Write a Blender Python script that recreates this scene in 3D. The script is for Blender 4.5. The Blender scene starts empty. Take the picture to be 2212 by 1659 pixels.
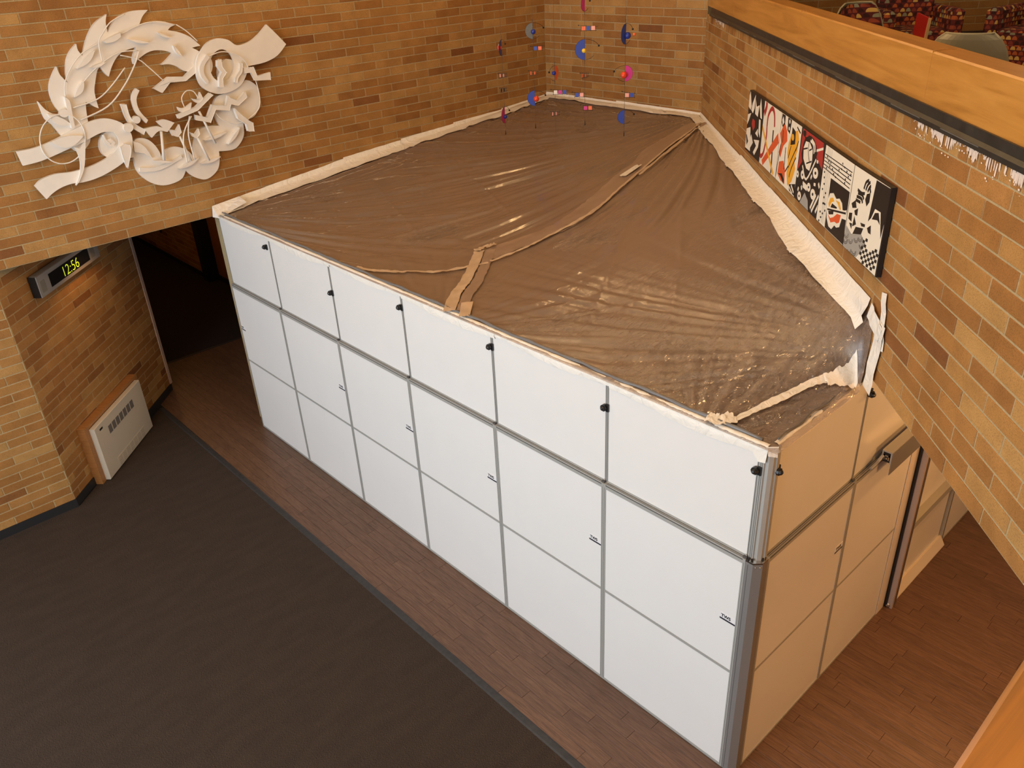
import bpy, math, random
import numpy as np
from mathutils import Matrix, Vector
from mathutils.geometry import tessellate_polygon
random.seed(7); rng=np.random.default_rng(7)
S=bpy.context.scene; COL=S.collection; PI=math.pi
# ------------------------------------------------------------------ camera, world, lights, exposure
CAM=Vector((9.3735,-3.7696,5.7028)); FPX=1759.6
RM=((0.682674,0.729218,-0.046869),(0.325461,-0.360861,-0.873987),(-0.654241,0.581395,-0.483683))
cd=bpy.data.cameras.new('camera'); cam=bpy.data.objects.new('camera',cd); COL.objects.link(cam)
cd.sensor_width=36; cd.lens=FPX/2212*36; cd.clip_start=.05; cd.clip_end=100
mw=Matrix(((RM[0][0],-RM[1][0],-RM[2][0],CAM.x),(RM[0][1],-RM[1][1],-RM[2][1],CAM.y),(RM[0][2],-RM[1][2],-RM[2][2],CAM.z),(0,0,0,1)))
cam.matrix_world=mw; S.camera=cam
w=bpy.data.worlds.new('world'); S.world=w; w.use_nodes=True
w.node_tree.nodes['Background'].inputs[0].default_value=(.8,.85,1,1); w.node_tree.nodes['Background'].inputs[1].default_value=.35
def area(name,loc,target,sx,sy,power,col):
    l=bpy.data.lights.new(name,'AREA'); l.shape='RECTANGLE'; l.size=sx; l.size_y=sy; l.energy=power; l.color=col
    o=bpy.data.objects.new(name,l); COL.objects.link(o); o.location=loc
    o.rotation_euler=(Vector(target)-Vector(loc)).to_track_quat('-Z','Y').to_euler(); return o
def point(name,loc,power,col,r=.06,spot=None,blend=.6,target=None):
    l=bpy.data.lights.new(name,'SPOT' if spot else 'POINT'); l.energy=power; l.color=col; l.shadow_soft_size=r
    if spot: l.spot_size=math.radians(spot); l.spot_blend=blend
    o=bpy.data.objects.new(name,l); COL.objects.link(o); o.location=loc
    if spot and target: o.rotation_euler=(Vector(target)-Vector(loc)).to_track_quat('-Z','Y').to_euler()
    return o
GLOW=(1.0,.60,.26); DAY=(.76,.885,1.0); WARM=(1.0,.66,.33); WARM2=(1.0,.47,.14)
area('window_daylight',(4.6,-8.7,2.6),(4.4,0,1.4),9,3.6,560,DAY)
area('window_daylight',(6.0,-8.75,6.3),(5.5,0,2.6),6,1.6,230,(1,.93,.80))
for x,y,p in ((1.6,1.4,34),(3.2,2.9,42),(3.4,.2,42),(5.0,1.8,45),(5.2,-1.0,45),(6.8,.4,50),(2.0,-2.2,32),(7.2,-2.4,55),(4.4,-4.0,45),(8.4,-4.0,70),(1.2,4.2,30),(6.2,-5.6,50)):  # unseen warm lamps, some added for film glints and brighter right-hand brick
    point('ceiling_and_glint_light',(x,y,7.1),p,GLOW,.24)
for x,y,p in ((8.05,3.1,85),(9.5,.9,90),(9.9,4.2,110),(11.4,.6,90),(11.2,-2.5,60)):
    point('downlight_and_fill_light',(x,y,2.93),p*.62,WARM2,.08)
for x,y,p in ((9.0,.1,70),(9.9,1.7,80),(8.6,2.2,40),(10.6,-.8,70)): point('downlight_and_fill_light',(x,y,2.98),p,WARM2,.06,spot=110,blend=.9,target=(x,y,0))  # spots added only to brighten the floor on the right
point('downlight_and_fill_light',(-.62,-1.18,2.84),16,WARM2,.04,spot=120,target=(-.75,-1.2,0))
point('corridor_light',(-5.5,.6,2.7),7,WARM2,.06)
point('corridor_light',(-8.2,.2,2.7),4,WARM2,.06)
for x,y in ((7.2,4.6),(7.2,8.2),(9.8,2.6)): point('balcony_lamp_light',(x,y,6.6),26,WARM,.1)
S.view_settings.view_transform='Standard'; S.view_settings.look='None'; S.view_settings.gamma=1; S.view_settings.use_curve_mapping=False
S.view_settings.exposure=0.0
try:
    S.cycles.use_denoising=True; S.cycles.max_bounces=8; S.cycles.transparent_max_bounces=12; S.cycles.caustics_reflective=False; S.cycles.caustics_refractive=False
    S.cycles.sample_clamp_indirect=6; S.cycles.sample_clamp_direct=0
except Exception: pass
# ------------------------------------------------------------------ materials
def new(name):
    m=bpy.data.materials.new(name); m.use_nodes=True; nt=m.node_tree; b=nt.nodes['Principled BSDF']; return m,nt,b
def nd(nt,t,**k):
    n=nt.nodes.new(t)
    for a,v in k.items():
        if a.startswith('i_'): n.inputs[int(a[2:])].default_value=v
        else: setattr(n,a,v)
    return n
def ramp(nt,stops,interp='LINEAR'):
    r=nt.nodes.new('ShaderNodeValToRGB'); e=r.color_ramp; e.interpolation=interp
    while len(e.elements)<len(stops): e.elements.new(.5)
    for k,(p,c) in enumerate(stops): e.elements[k].position=p; e.elements[k].color=(*c,1)
    return r
def simple(name,col,rough=.5,metal=0,noise=0,scale=30,bump=0,spec=.5,emit=None,es=1):
    m,nt,b=new(name); b.inputs['Base Color'].default_value=(*col,1); b.inputs['Roughness'].default_value=rough; b.inputs['Metallic'].default_value=metal
    b.inputs['Specular IOR Level'].default_value=spec
    if noise or bump:
        tc=nd(nt,'ShaderNodeTexCoord'); nz=nd(nt,'ShaderNodeTexNoise'); nz.inputs['Scale'].default_value=scale; nz.inputs['Detail'].default_value=4
        nt.links.new(tc.outputs['Object'],nz.inputs['Vector'])
        if noise:
            r=ramp(nt,[(.3,tuple(c*(1-noise) for c in col)),(.7,tuple(min(1,c*(1+noise)) for c in col))]); nt.links.new(nz.outputs['Fac'],r.inputs[0]); nt.links.new(r.outputs[0],b.inputs['Base Color'])
        if bump:
            bp=nd(nt,'ShaderNodeBump'); bp.inputs['Strength'].default_value=bump; bp.inputs['Distance'].default_value=.004; nt.links.new(nz.outputs['Fac'],bp.inputs['Height']); nt.links.new(bp.outputs[0],b.inputs['Normal'])
    if emit: b.inputs['Emission Color'].default_value=(*emit,1); b.inputs['Emission Strength'].default_value=es
    return m
def brickmat(name,island,bright=1,seed=0):
    m,nt,b=new(name); L=nt.links.new
    if island: g=nd(nt,'ShaderNodeNewGeometry'); rnd=g.outputs['Random Per Island']
    else: g=nd(nt,'ShaderNodeObjectInfo'); rnd=g.outputs['Random']
    k=bright
    r=ramp(nt,[(0,(.22*k,.085*k,.026*k)),(.012,(.25*k,.10*k,.030*k)),(.032,(.33*k,.15*k,.042*k)),(.3,(.38*k,.180*k,.050*k)),(.55,(.42*k,.215*k,.065*k)),(.82,(.49*k,.285*k,.098*k)),(1,(.41*k,.195*k,.056*k))])
    L(rnd,r.inputs[0])
    tc=nd(nt,'ShaderNodeNewGeometry'); nz=nd(nt,'ShaderNodeTexNoise'); nz.inputs['Scale'].default_value=160; nz.inputs['Detail'].default_value=3; nz.inputs['Roughness'].default_value=.7
    L(tc.outputs['Position'],nz.inputs['Vector'])
    n2=nd(nt,'ShaderNodeTexNoise'); n2.inputs['Scale'].default_value=5; n2.inputs['Detail'].default_value=3; L(tc.outputs['Position'],n2.inputs['Vector'])
    r1=ramp(nt,[(.3,(.62,.58,.55)),(.5,(1,1,1)),(.72,(1.12,1.1,1.08))]); L(nz.outputs['Fac'],r1.inputs[0])
    r2=ramp(nt,[(.3,(.85,.83,.8)),(.7,(1.1,1.1,1.1))]); L(n2.outputs['Fac'],r2.inputs[0])
    a=nd(nt,'ShaderNodeMixRGB',blend_type='MULTIPLY'); a.inputs[0].default_value=1; L(r.outputs[0],a.inputs[1]); L(r1.outputs[0],a.inputs[2])
    c=nd(nt,'ShaderNodeMixRGB',blend_type='MULTIPLY'); c.inputs[0].default_value=1; L(a.outputs[0],c.inputs[1]); L(r2.outputs[0],c.inputs[2])
    L(c.outputs[0],b.inputs['Base Color']); b.inputs['Roughness'].default_value=.62; b.inputs['Specular IOR Level'].default_value=.3
    bp=nd(nt,'ShaderNodeBump'); bp.inputs['Strength'].default_value=.35; bp.inputs['Distance'].default_value=.002; L(nz.outputs['Fac'],bp.inputs['Height']); L(bp.outputs[0],b.inputs['Normal'])
    return m
def woodmat(name,island,c0,c1,c2,rough,axis,scale=(1,14,14),rand=True,spec=.5,sc=6):
    m,nt,b=new(name); L=nt.links.new
    g=nd(nt,'ShaderNodeNewGeometry'); mp=nd(nt,'ShaderNodeMapping'); mp.inputs['Scale'].default_value=scale; m0=nd(nt,'ShaderNodeMapping'); m0.inputs['Rotation'].default_value=(0,0,axis)
    if island: rnd=g.outputs['Random Per Island']
    else: rnd=nd(nt,'ShaderNodeObjectInfo').outputs['Random']
    mu=nd(nt,'ShaderNodeMath',operation='MULTIPLY'); mu.inputs[1].default_value=37 if rand else 0; L(rnd,mu.inputs[0])
    cb=nd(nt,'ShaderNodeCombineXYZ'); L(mu.outputs[0],cb.inputs[0]); L(mu.outputs[0],cb.inputs[2])
    ad=nd(nt,'ShaderNodeVectorMath',operation='ADD'); L(g.outputs['Position'],m0.inputs['Vector']); L(m0.outputs[0],mp.inputs['Vector']); L(mp.outputs[0],ad.inputs[0]); L(cb.outputs[0],ad.inputs[1])
    nz=nd(nt,'ShaderNodeTexNoise'); nz.inputs['Scale'].default_value=sc; nz.inputs['Detail'].default_value=6; nz.inputs['Roughness'].default_value=.62; nz.inputs['Distortion'].default_value=.6
    L(ad.outputs[0],nz.inputs['Vector'])
    r=ramp(nt,[(.28,c0),(.5,c1),(.72,c2)]); L(nz.outputs['Fac'],r.inputs[0])
    if rand:
        v=nd(nt,'ShaderNodeMapRange'); v.inputs[3].default_value=.9; v.inputs[4].default_value=1.12; L(rnd,v.inputs[0])
        hs=nd(nt,'ShaderNodeHueSaturation'); L(v.outputs[0],hs.inputs['Value']); L(r.outputs[0],hs.inputs['Color']); L(hs.outputs[0],b.inputs['Base Color'])
    else: L(r.outputs[0],b.inputs['Base Color'])
    b.inputs['Roughness'].default_value=rough; b.inputs['Specular IOR Level'].default_value=spec
    return m
BRK=brickmat('brick',False,.94); BRKI=brickmat('brick_joined',True,.94)
MORT=simple('mortar',(.42,.325,.175),.9,noise=.12,scale=60,bump=.5)
FLO=woodmat('floor_wood',False,(.07,.036,.021),(.13,.069,.041),(.18,.10,.061),.40,0,rand=True)
FLOI=woodmat('floor_wood_joined',True,(.07,.036,.021),(.13,.069,.041),(.18,.10,.061),.40,0)
RAIL=woodmat('rail_wood',False,(.33,.145,.026),(.48,.225,.046),(.57,.285,.066),.30,PI/4,scale=(.5,7,7),rand=False,sc=2.0)
RAIL2=woodmat('near_rail_wood',False,(.22,.11,.035),(.50,.225,.055),(.62,.30,.08),.3,0,scale=(8,1.4,8),rand=False,sc=1.8)
HWOOD=woodmat('heater_wood',False,(.27,.11,.03),(.38,.17,.05),(.45,.21,.07),.45,-PI/4,rand=False)
def carpet():
    m,nt,b=new('carpet'); L=nt.links.new; g=nd(nt,'ShaderNodeNewGeometry')
    nz=nd(nt,'ShaderNodeTexNoise'); nz.inputs['Scale'].default_value=320; nz.inputs['Detail'].default_value=2
    mp=nd(nt,'ShaderNodeMapping'); mp.inputs['Scale'].default_value=(1,.35,1); L(g.outputs['Position'],mp.inputs['Vector']); L(mp.outputs[0],nz.inputs['Vector'])
    n2=nd(nt,'ShaderNodeTexNoise'); n2.inputs['Scale'].default_value=9; n2.inputs['Detail'].default_value=5; L(mp.outputs[0],n2.inputs['Vector'])
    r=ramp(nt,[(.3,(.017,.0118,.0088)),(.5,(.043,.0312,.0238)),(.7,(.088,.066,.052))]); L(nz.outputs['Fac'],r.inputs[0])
    r2=ramp(nt,[(.35,(.92,.92,.92)),(.65,(1.07,1.06,1.05))]); L(n2.outputs['Fac'],r2.inputs[0])
    a=nd(nt,'ShaderNodeMixRGB',blend_type='MULTIPLY'); a.inputs[0].default_value=1; L(r.outputs[0],a.inputs[1]); L(r2.outputs[0],a.inputs[2]); L(a.outputs[0],b.inputs['Base Color'])
    b.inputs['Roughness'].default_value=.95; b.inputs['Specular IOR Level'].default_value=.15
    bp=nd(nt,'ShaderNodeBump'); bp.inputs['Strength'].default_value=.6; bp.inputs['Distance'].default_value=.004; L(nz.outputs['Fac'],bp.inputs['Height']); L(bp.outputs[0],b.inputs['Normal'])
    return m
CARP=carpet()
BLK=simple('black_vinyl',(.018,.018,.02),.5); BLKP=simple('black_plastic',(.012,.012,.013),.35); RUB=simple('charcoal_trim',(.03,.03,.032),.55,noise=.2,scale=20)
WPAN=simple('white_panel',(.80,.80,.79),.28,noise=.01,scale=3,spec=.5); ALU=simple('aluminium',(.44,.44,.42),.45,metal=.25); ALUD=simple('aluminium_groove',(.10,.10,.10),.5,metal=.3)
ALUC=simple('corner_aluminium',(.25,.24,.235),.45,metal=.3)
WHT=simple('white_paint',(.86,.82,.76),.5,noise=.03,scale=6); CREAM=simple('cream_enamel',(.62,.57,.47),.4); GRL=simple('grille_dark',(.14,.13,.12),.6); PINKW=simple('pale_trim',(.62,.50,.45),.5)
PLAST=simple('ceiling_plaster',(.72,.66,.56),.8); DARK=simple('dark_void',(.01,.008,.007),.8)
CAP=simple('black_coping',(.022,.023,.022),.4,noise=.35,scale=12,bump=.4); CAPW=simple('worn_edge',(.11,.11,.10),.5)
SPAT=simple('paint_spatter',(.85,.72,.62),.6)
GREY=simple('grey_shell',(.30,.29,.22),.3,spec=.6); RED=simple('red_laminate',(.42,.012,.012),.4); RIM=simple('shell_rim',(.38,.35,.24),.4); MAPLE=simple('pale_edge',(.65,.42,.2),.5)
CHR=simple('chrome',(.6,.6,.6),.2,metal=1)
LED=simple('led_digits',(.5,.7,.02),.5,emit=(.50,.62,.03),es=.8); CLKG=simple('clock_silver',(.36,.34,.33),.4,metal=.3); SCR=simple('clock_screen',(.008,.007,.008),.25); SPK=simple('speaker_mesh',(.20,.19,.17),.8)
C={'K':simple('ink_black',(.014,.012,.012),.45),'W':simple('ink_cream',(.86,.80,.66),.5),'R':simple('ink_red',(.42,.035,.03),.45),'O':simple('ink_orange',(.72,.11,.03),.45),'Y':simple('ink_yellow',(.85,.42,.03),.45),'G':simple('ink_grey',(.36,.35,.32),.5)}
MB_={'blue':simple('mobile_blue',(.04,.08,.42),.45),'magenta':simple('mobile_magenta',(.62,.04,.28),.45),'orange':simple('mobile_orange',(.9,.18,.06),.45),'red':simple('mobile_red',(.8,.07,.02),.3),'pink':simple('mobile_pink',(.9,.42,.36),.5),'white':simple('mobile_white',(.85,.78,.7),.5),'yellow':simple('mobile_yellow',(.9,.6,.05),.35),'dblue':simple('mobile_dark_blue',(.02,.04,.3),.3),'black':BLKP,'speckle':simple('mobile_speckled',(.16,.16,.15),.5,noise=.9,scale=400)}
def tapemat():
    m,nt,b=new('white_tape'); L=nt.links.new; g=nd(nt,'ShaderNodeNewGeometry')
    nz=nd(nt,'ShaderNodeTexNoise'); nz.inputs['Scale'].default_value=9; nz.inputs['Detail'].default_value=5; nz.inputs['Distortion'].default_value=1.5; L(g.outputs['Position'],nz.inputs['Vector'])
    b.inputs['Base Color'].default_value=(.90,.87,.80,1); b.inputs['Roughness'].default_value=.38
    b.inputs['Transmission Weight'].default_value=0
    bp=nd(nt,'ShaderNodeBump'); bp.inputs['Strength'].default_value=.8; bp.inputs['Distance'].default_value=.02; L(nz.outputs['Fac'],bp.inputs['Height']); L(bp.outputs[0],b.inputs['Normal'])
    return m
TAPE=tapemat(); TAPEB=simple('translucent_tape',(.55,.42,.30),.4,noise=.12,scale=10,bump=.8)
def filmmat(name,alpha,milk,crinkle):
    m,nt,b=new(name); L=nt.links.new; nt.nodes.remove(b); out=nt.nodes['Material Output']
    g=nd(nt,'ShaderNodeNewGeometry'); sep=nd(nt,'ShaderNodeSeparateXYZ'); L(g.outputs['Position'],sep.inputs[0])
    # crinkle: fine creases, strongest near the right-hand end of the sheet and in small patches elsewhere
    nz=nd(nt,'ShaderNodeTexNoise'); nz.inputs['Scale'].default_value=24; nz.inputs['Detail'].default_value=4; nz.inputs['Roughness'].default_value=.6; nz.inputs['Distortion'].default_value=1.2
    mp=nd(nt,'ShaderNodeMapping'); mp.inputs['Rotation'].default_value=(0,0,.9); mp.inputs['Scale'].default_value=(1,.42,1); L(g.outputs['Position'],mp.inputs['Vector']); L(mp.outputs[0],nz.inputs['Vector'])
    n3=nd(nt,'ShaderNodeTexNoise'); n3.inputs['Scale'].default_value=1.3; n3.inputs['Detail'].default_value=2; L(g.outputs['Position'],n3.inputs['Vector'])
    mr=nd(nt,'ShaderNodeMapRange'); mr.inputs[1].default_value=4.9; mr.inputs[2].default_value=6.6; L(sep.outputs[0],mr.inputs[0])
    pr=ramp(nt,[(.60,(0,0,0)),(.70,(1,1,1))]); L(n3.outputs['Fac'],pr.inputs[0])
    pr2=ramp(nt,[(.38,(.12,.12,.12)),(.58,(1,1,1))]); L(n3.outputs['Fac'],pr2.inputs[0])
    mm=nd(nt,'ShaderNodeMath',operation='MULTIPLY'); L(mr.outputs[0],mm.inputs[0]); L(pr2.outputs[0],mm.inputs[1])
    mx=nd(nt,'ShaderNodeMath',operation='MAXIMUM'); L(mm.outputs[0],mx.inputs[0]); L(pr.outputs[0],mx.inputs[1])
    st=nd(nt,'ShaderNodeMath',operation='MULTIPLY_ADD'); st.inputs[1].default_value=crinkle; st.inputs[2].default_value=.06; L(mx.outputs[0],st.inputs[0])
    bp=nd(nt,'ShaderNodeBump'); bp.inputs['Distance'].default_value=.03; L(st.outputs[0],bp.inputs['Strength']); L(nz.outputs['Fac'],bp.inputs['Height'])
    tr=nd(nt,'ShaderNodeBsdfTransparent'); tr.inputs[0].default_value=(.95,.93,.9,1)
    df=nd(nt,'ShaderNodeBsdfDiffuse'); df.inputs[0].default_value=(.60,.45,.36,1); L(bp.outputs[0],df.inputs['Normal'])  # brown tint stands in for warm light seen through the clear film
    tl=nd(nt,'ShaderNodeBsdfTranslucent'); tl.inputs[0].default_value=(.7,.55,.42,1)
    gl=nd(nt,'ShaderNodeBsdfGlossy'); gl.inputs['Roughness'].default_value=.06; gl.inputs[0].default_value=(1,1,1,1); L(bp.outputs[0],gl.inputs['Normal'])
    lw=nd(nt,'ShaderNodeLayerWeight'); lw.inputs[0].default_value=.35
    m1=nd(nt,'ShaderNodeMixShader'); m1.inputs[0].default_value=.35; L(df.outputs[0],m1.inputs[1]); L(tl.outputs[0],m1.inputs[2])
    f=nd(nt,'ShaderNodeMapRange'); f.inputs[3].default_value=milk; f.inputs[4].default_value=min(1,milk*2.0); L(lw.outputs['Facing'],f.inputs[0])
    m2=nd(nt,'ShaderNodeMixShader'); L(f.outputs[0],m2.inputs[0]); L(tr.outputs[0],m2.inputs[1]); L(m1.outputs[0],m2.inputs[2])
    fr=nd(nt,'ShaderNodeFresnel'); fr.inputs[0].default_value=1.5; L(bp.outputs[0],fr.inputs['Normal'])
    fm=nd(nt,'ShaderNodeMath',operation='MULTIPLY'); fm.inputs[1].default_value=1.5; L(fr.outputs[0],fm.inputs[0])
    m3=nd(nt,'ShaderNodeMixShader'); L(fm.outputs[0],m3.inputs[0]); L(m2.outputs[0],m3.inputs[1]); L(gl.outputs[0],m3.inputs[2])
    g2=nd(nt,'ShaderNodeBsdfGlossy'); g2.inputs['Roughness'].default_value=.33; m4=nd(nt,'ShaderNodeMixShader'); m4.inputs[0].default_value=.07; L(m3.outputs[0],m4.inputs[1]); L(g2.outputs[0],m4.inputs[2]); L(m4.outputs[0],out.inputs[0])
    return m
FILM=filmmat('plastic_film',.5,.36,1.5); FILM2=filmmat('plastic_film_doubled',.5,.55,.5)
def fabric():
    m,nt,b=new('scallop_fabric'); L=nt.links.new; tc=nd(nt,'ShaderNodeTexCoord'); sp=nd(nt,'ShaderNodeSeparateXYZ')
    L(tc.outputs['Object'],sp.inputs[0])
    def M(op,a,b_=None,c=None):
        n=nd(nt,'ShaderNodeMath',operation=op)
        for k,v in enumerate((a,b_,c)):
            if v is None: continue
            if isinstance(v,(int,float)): n.inputs[k].default_value=v
            else: L(v,n.inputs[k])
        return n.outputs[0]
    # cells 7 x 6 cm; on faces seen sideways use x+y as the horizontal coordinate, on top faces y as the vertical one
    gm=nd(nt,'ShaderNodeNewGeometry'); sn=nd(nt,'ShaderNodeSeparateXYZ'); L(gm.outputs['Normal'],sn.inputs[0])
    top=M('GREATER_THAN',M('ABSOLUTE',sn.outputs[2]),.7)
    uu=M('MULTIPLY',M('ADD',sp.outputs[0],M('MULTIPLY',sp.outputs[1],M('SUBTRACT',1,top))),1/.062)
    vv=M('MULTIPLY',M('ADD',M('MULTIPLY',sp.outputs[2],M('SUBTRACT',1,top)),M('MULTIPLY',sp.outputs[1],top)),1/.048)
    row=M('FLOOR',vv); u2=M('ADD',uu,M('MULTIPLY',row,.5)); col=M('FLOOR',u2)
    fu=M('SUBTRACT',M('FRACT',u2),.5); fv=M('FRACT',vv)
    d=M('ADD',M('POWER',M('MULTIPLY',fu,2.35),2),M('POWER',M('MULTIPLY',M('SUBTRACT',fv,.1),1.25),2))
    inn=M('MULTIPLY',M('LESS_THAN',d,1),M('GREATER_THAN',fv,.1))
    cb=nd(nt,'ShaderNodeCombineXYZ'); L(col,cb.inputs[0]); L(row,cb.inputs[1]); wn=nd(nt,'ShaderNodeTexWhiteNoise'); L(cb.outputs[0],wn.inputs[0])
    r=ramp(nt,[(0,(.035,.006,.008)),(.22,(.30,.06,.03)),(.45,(.45,.11,.03)),(.62,(.22,.035,.03)),(.72,(.62,.42,.12)),(.86,(.25,.27,.20)),(.94,(.55,.22,.06))],'CONSTANT'); L(wn.outputs['Value'],r.inputs[0])
    mx=nd(nt,'ShaderNodeMixRGB'); mx.inputs[1].default_value=(.10,.012,.014,1); L(inn,mx.inputs[0]); L(r.outputs[0],mx.inputs[2]); L(mx.outputs[0],b.inputs['Base Color']); b.inputs['Roughness'].default_value=.85
    return m
FAB=fabric()
# ------------------------------------------------------------------ object helpers
def link(name,me,parent=None,mats=(),loc=None,rotz=None,smooth=False):
    o=bpy.data.objects.new(name,me); COL.objects.link(o)
    for m in mats: me.materials.append(m)
    if parent: o.parent=parent
    if loc is not None: o.location=loc
    if rotz is not None: o.rotation_euler[2]=rotz
    if smooth: me.shade_smooth()
    return o
def tag(o,label=None,cat=None,group=None,kind=None):
    if label: o['label']=label
    if cat: o['category']=cat
    if group: o['group']=group
    if kind: o['kind']=kind
    return o
def thing(name,label,cat,loc=(0,0,0),rotz=0,group=None):
    o=bpy.data.objects.new(name,None); COL.objects.link(o); o.location=loc; o.rotation_euler[2]=rotz; o.empty_display_size=.1
    return tag(o,label,cat,group)
class MB:
    def __init__(s): s.v=[]; s.f=[]; s.m=[]
    def add(s,v,f,m=0):
        n=len(s.v); s.v+= [tuple(p) for p in v]; s.f+=[tuple(n+i for i in q) for q in f]; s.m+=[m]*len(f); return s
    def box(s,x0,x1,y0,y1,z0,z1,m=0):
        v=[(x0,y0,z0),(x1,y0,z0),(x1,y1,z0),(x0,y1,z0),(x0,y0,z1),(x1,y0,z1),(x1,y1,z1),(x0,y1,z1)]
        return s.add(v,[(0,3,2,1),(4,5,6,7),(0,1,5,4),(1,2,6,5),(2,3,7,6),(3,0,4,7)],m)
    def cbox(s,x0,x1,y0,y1,z0,z1,c,m=0):
        """box chamfered on the four edges of its front (-y) face"""
        v=[(x0,y1,z0),(x1,y1,z0),(x1,y1,z1),(x0,y1,z1),(x0,y0+c,z0),(x1,y0+c,z0),(x1,y0+c,z1),(x0,y0+c,z1),(x0+c,y0,z0+c),(x1-c,y0,z0+c),(x1-c,y0,z1-c),(x0+c,y0,z1-c)]
        return s.add(v,[(0,3,2,1),(0,1,5,4),(1,2,6,5),(2,3,7,6),(3,0,4,7),(4,5,9,8),(5,6,10,9),(6,7,11,10),(7,4,8,11),(8,9,10,11)],m)
    def prism(s,outer,holes,fn,a,b,m=0):
        """2D outline extruded between depths a and b, fn(u,v,d) -> 3D"""
        loops=[outer]+list(holes); flat=[p for l in loops for p in l]
        tris=tessellate_polygon([[Vector((p[0],p[1],0)) for p in l] for l in loops]); n=len(flat)
        v=[fn(p[0],p[1],a) for p in flat]+[fn(p[0],p[1],b) for p in flat]
        f=[tuple(t) for t in tris]+[tuple(n+i for i in reversed(t)) for t in tris]; k=0
        for l in loops:
            for i in range(len(l)): j=(i+1)%len(l); f.append((k+i,k+j,n+k+j,n+k+i))
            k+=len(l)
        return s.add(v,f,m)
    def tube(s,pts,r,n=8,m=0,cap=True):
        P=[Vector(p) for p in pts]; R=r if isinstance(r,(list,tuple)) else [r]*len(P); base=len(s.v); up=None
        for i,p in enumerate(P):
            t=(P[min(i+1,len(P)-1)]-P[max(i-1,0)]).normalized()
            if up is None: up=Vector((0,0,1)) if abs(t.z)<.9 else Vector((1,0,0))
            a=t.cross(up).normalized(); b=a.cross(t).normalized(); up=b
            for k in range(n):
                q=p+(a*math.cos(2*PI*k/n)+b*math.sin(2*PI*k/n))*R[i]; s.v.append(tuple(q))
        for i in range(len(P)-1):
            for k in range(n):
                j=(k+1)%n; s.f.append((base+i*n+k,base+i*n+j,base+(i+1)*n+j,base+(i+1)*n+k)); s.m.append(m)
        if cap:
            s.f.append(tuple(base+k for k in range(n))[::-1]); s.f.append(tuple(base+(len(P)-1)*n+k for k in range(n))); s.m+=[m,m]
        return s
    def ball(s,c,r,n=12,k=8,m=0):
        b=len(s.v)
        for i in range(1,k):
            for j in range(n): s.v.append((c[0]+r*math.sin(PI*i/k)*math.cos(2*PI*j/n),c[1]+r*math.sin(PI*i/k)*math.sin(2*PI*j/n),c[2]+r*math.cos(PI*i/k)))
        t=len(s.v); s.v+=[(c[0],c[1],c[2]+r),(c[0],c[1],c[2]-r)]
        for j in range(n): 
            q=(j+1)%n; s.f.append((t,b+j,b+q)); s.f.append((t+1,b+(k-2)*n+q,b+(k-2)*n+j)); s.m+=[m,m]
        for i in range(k-2):
            for j in range(n): q=(j+1)%n; s.f.append((b+i*n+j,b+(i+1)*n+j,b+(i+1)*n+q,b+i*n+q)); s.m.append(m)
        return s
    def mesh(s,name):
        me=bpy.data.meshes.new(name); me.from_pydata(s.v,[],s.f); me.polygons.foreach_set('material_index',s.m); me.update(); return me
    def obj(s,name,mats,parent=None,loc=None,rotz=None,smooth=False):
        if not isinstance(mats,(list,tuple)): mats=[mats]
        return link(name,s.mesh(name),parent,mats,loc,rotz,smooth)
def spline(pts,n=6):
    P=[Vector(p) for p in pts]
    if len(P)<3: return P
    o=[]
    for i in range(len(P)-1):
        a,b,c,d=P[max(i-1,0)],P[i],P[i+1],P[min(i+2,len(P)-1)]
        for k in range(n):
            t=k/n; o.append(.5*((2*b)+(c-a)*t+(2*a-5*b+4*c-d)*t*t+(3*b-a-3*c+d)*t**3))
    o.append(P[-1]); return o
def px(p):
    d=Vector(p)-CAM; x=sum(RM[0][i]*d[i] for i in range(3)); y=sum(RM[1][i]*d[i] for i in range(3)); z=sum(RM[2][i]*d[i] for i in range(3))
    if z<.1: return None
    return 1106+FPX*x/z,829.5+FPX*y/z,z
def inview(p,m=60):
    q=px(p); return q is not None and -m<q[0]<2212+m and -m<q[1]<1659+m
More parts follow.
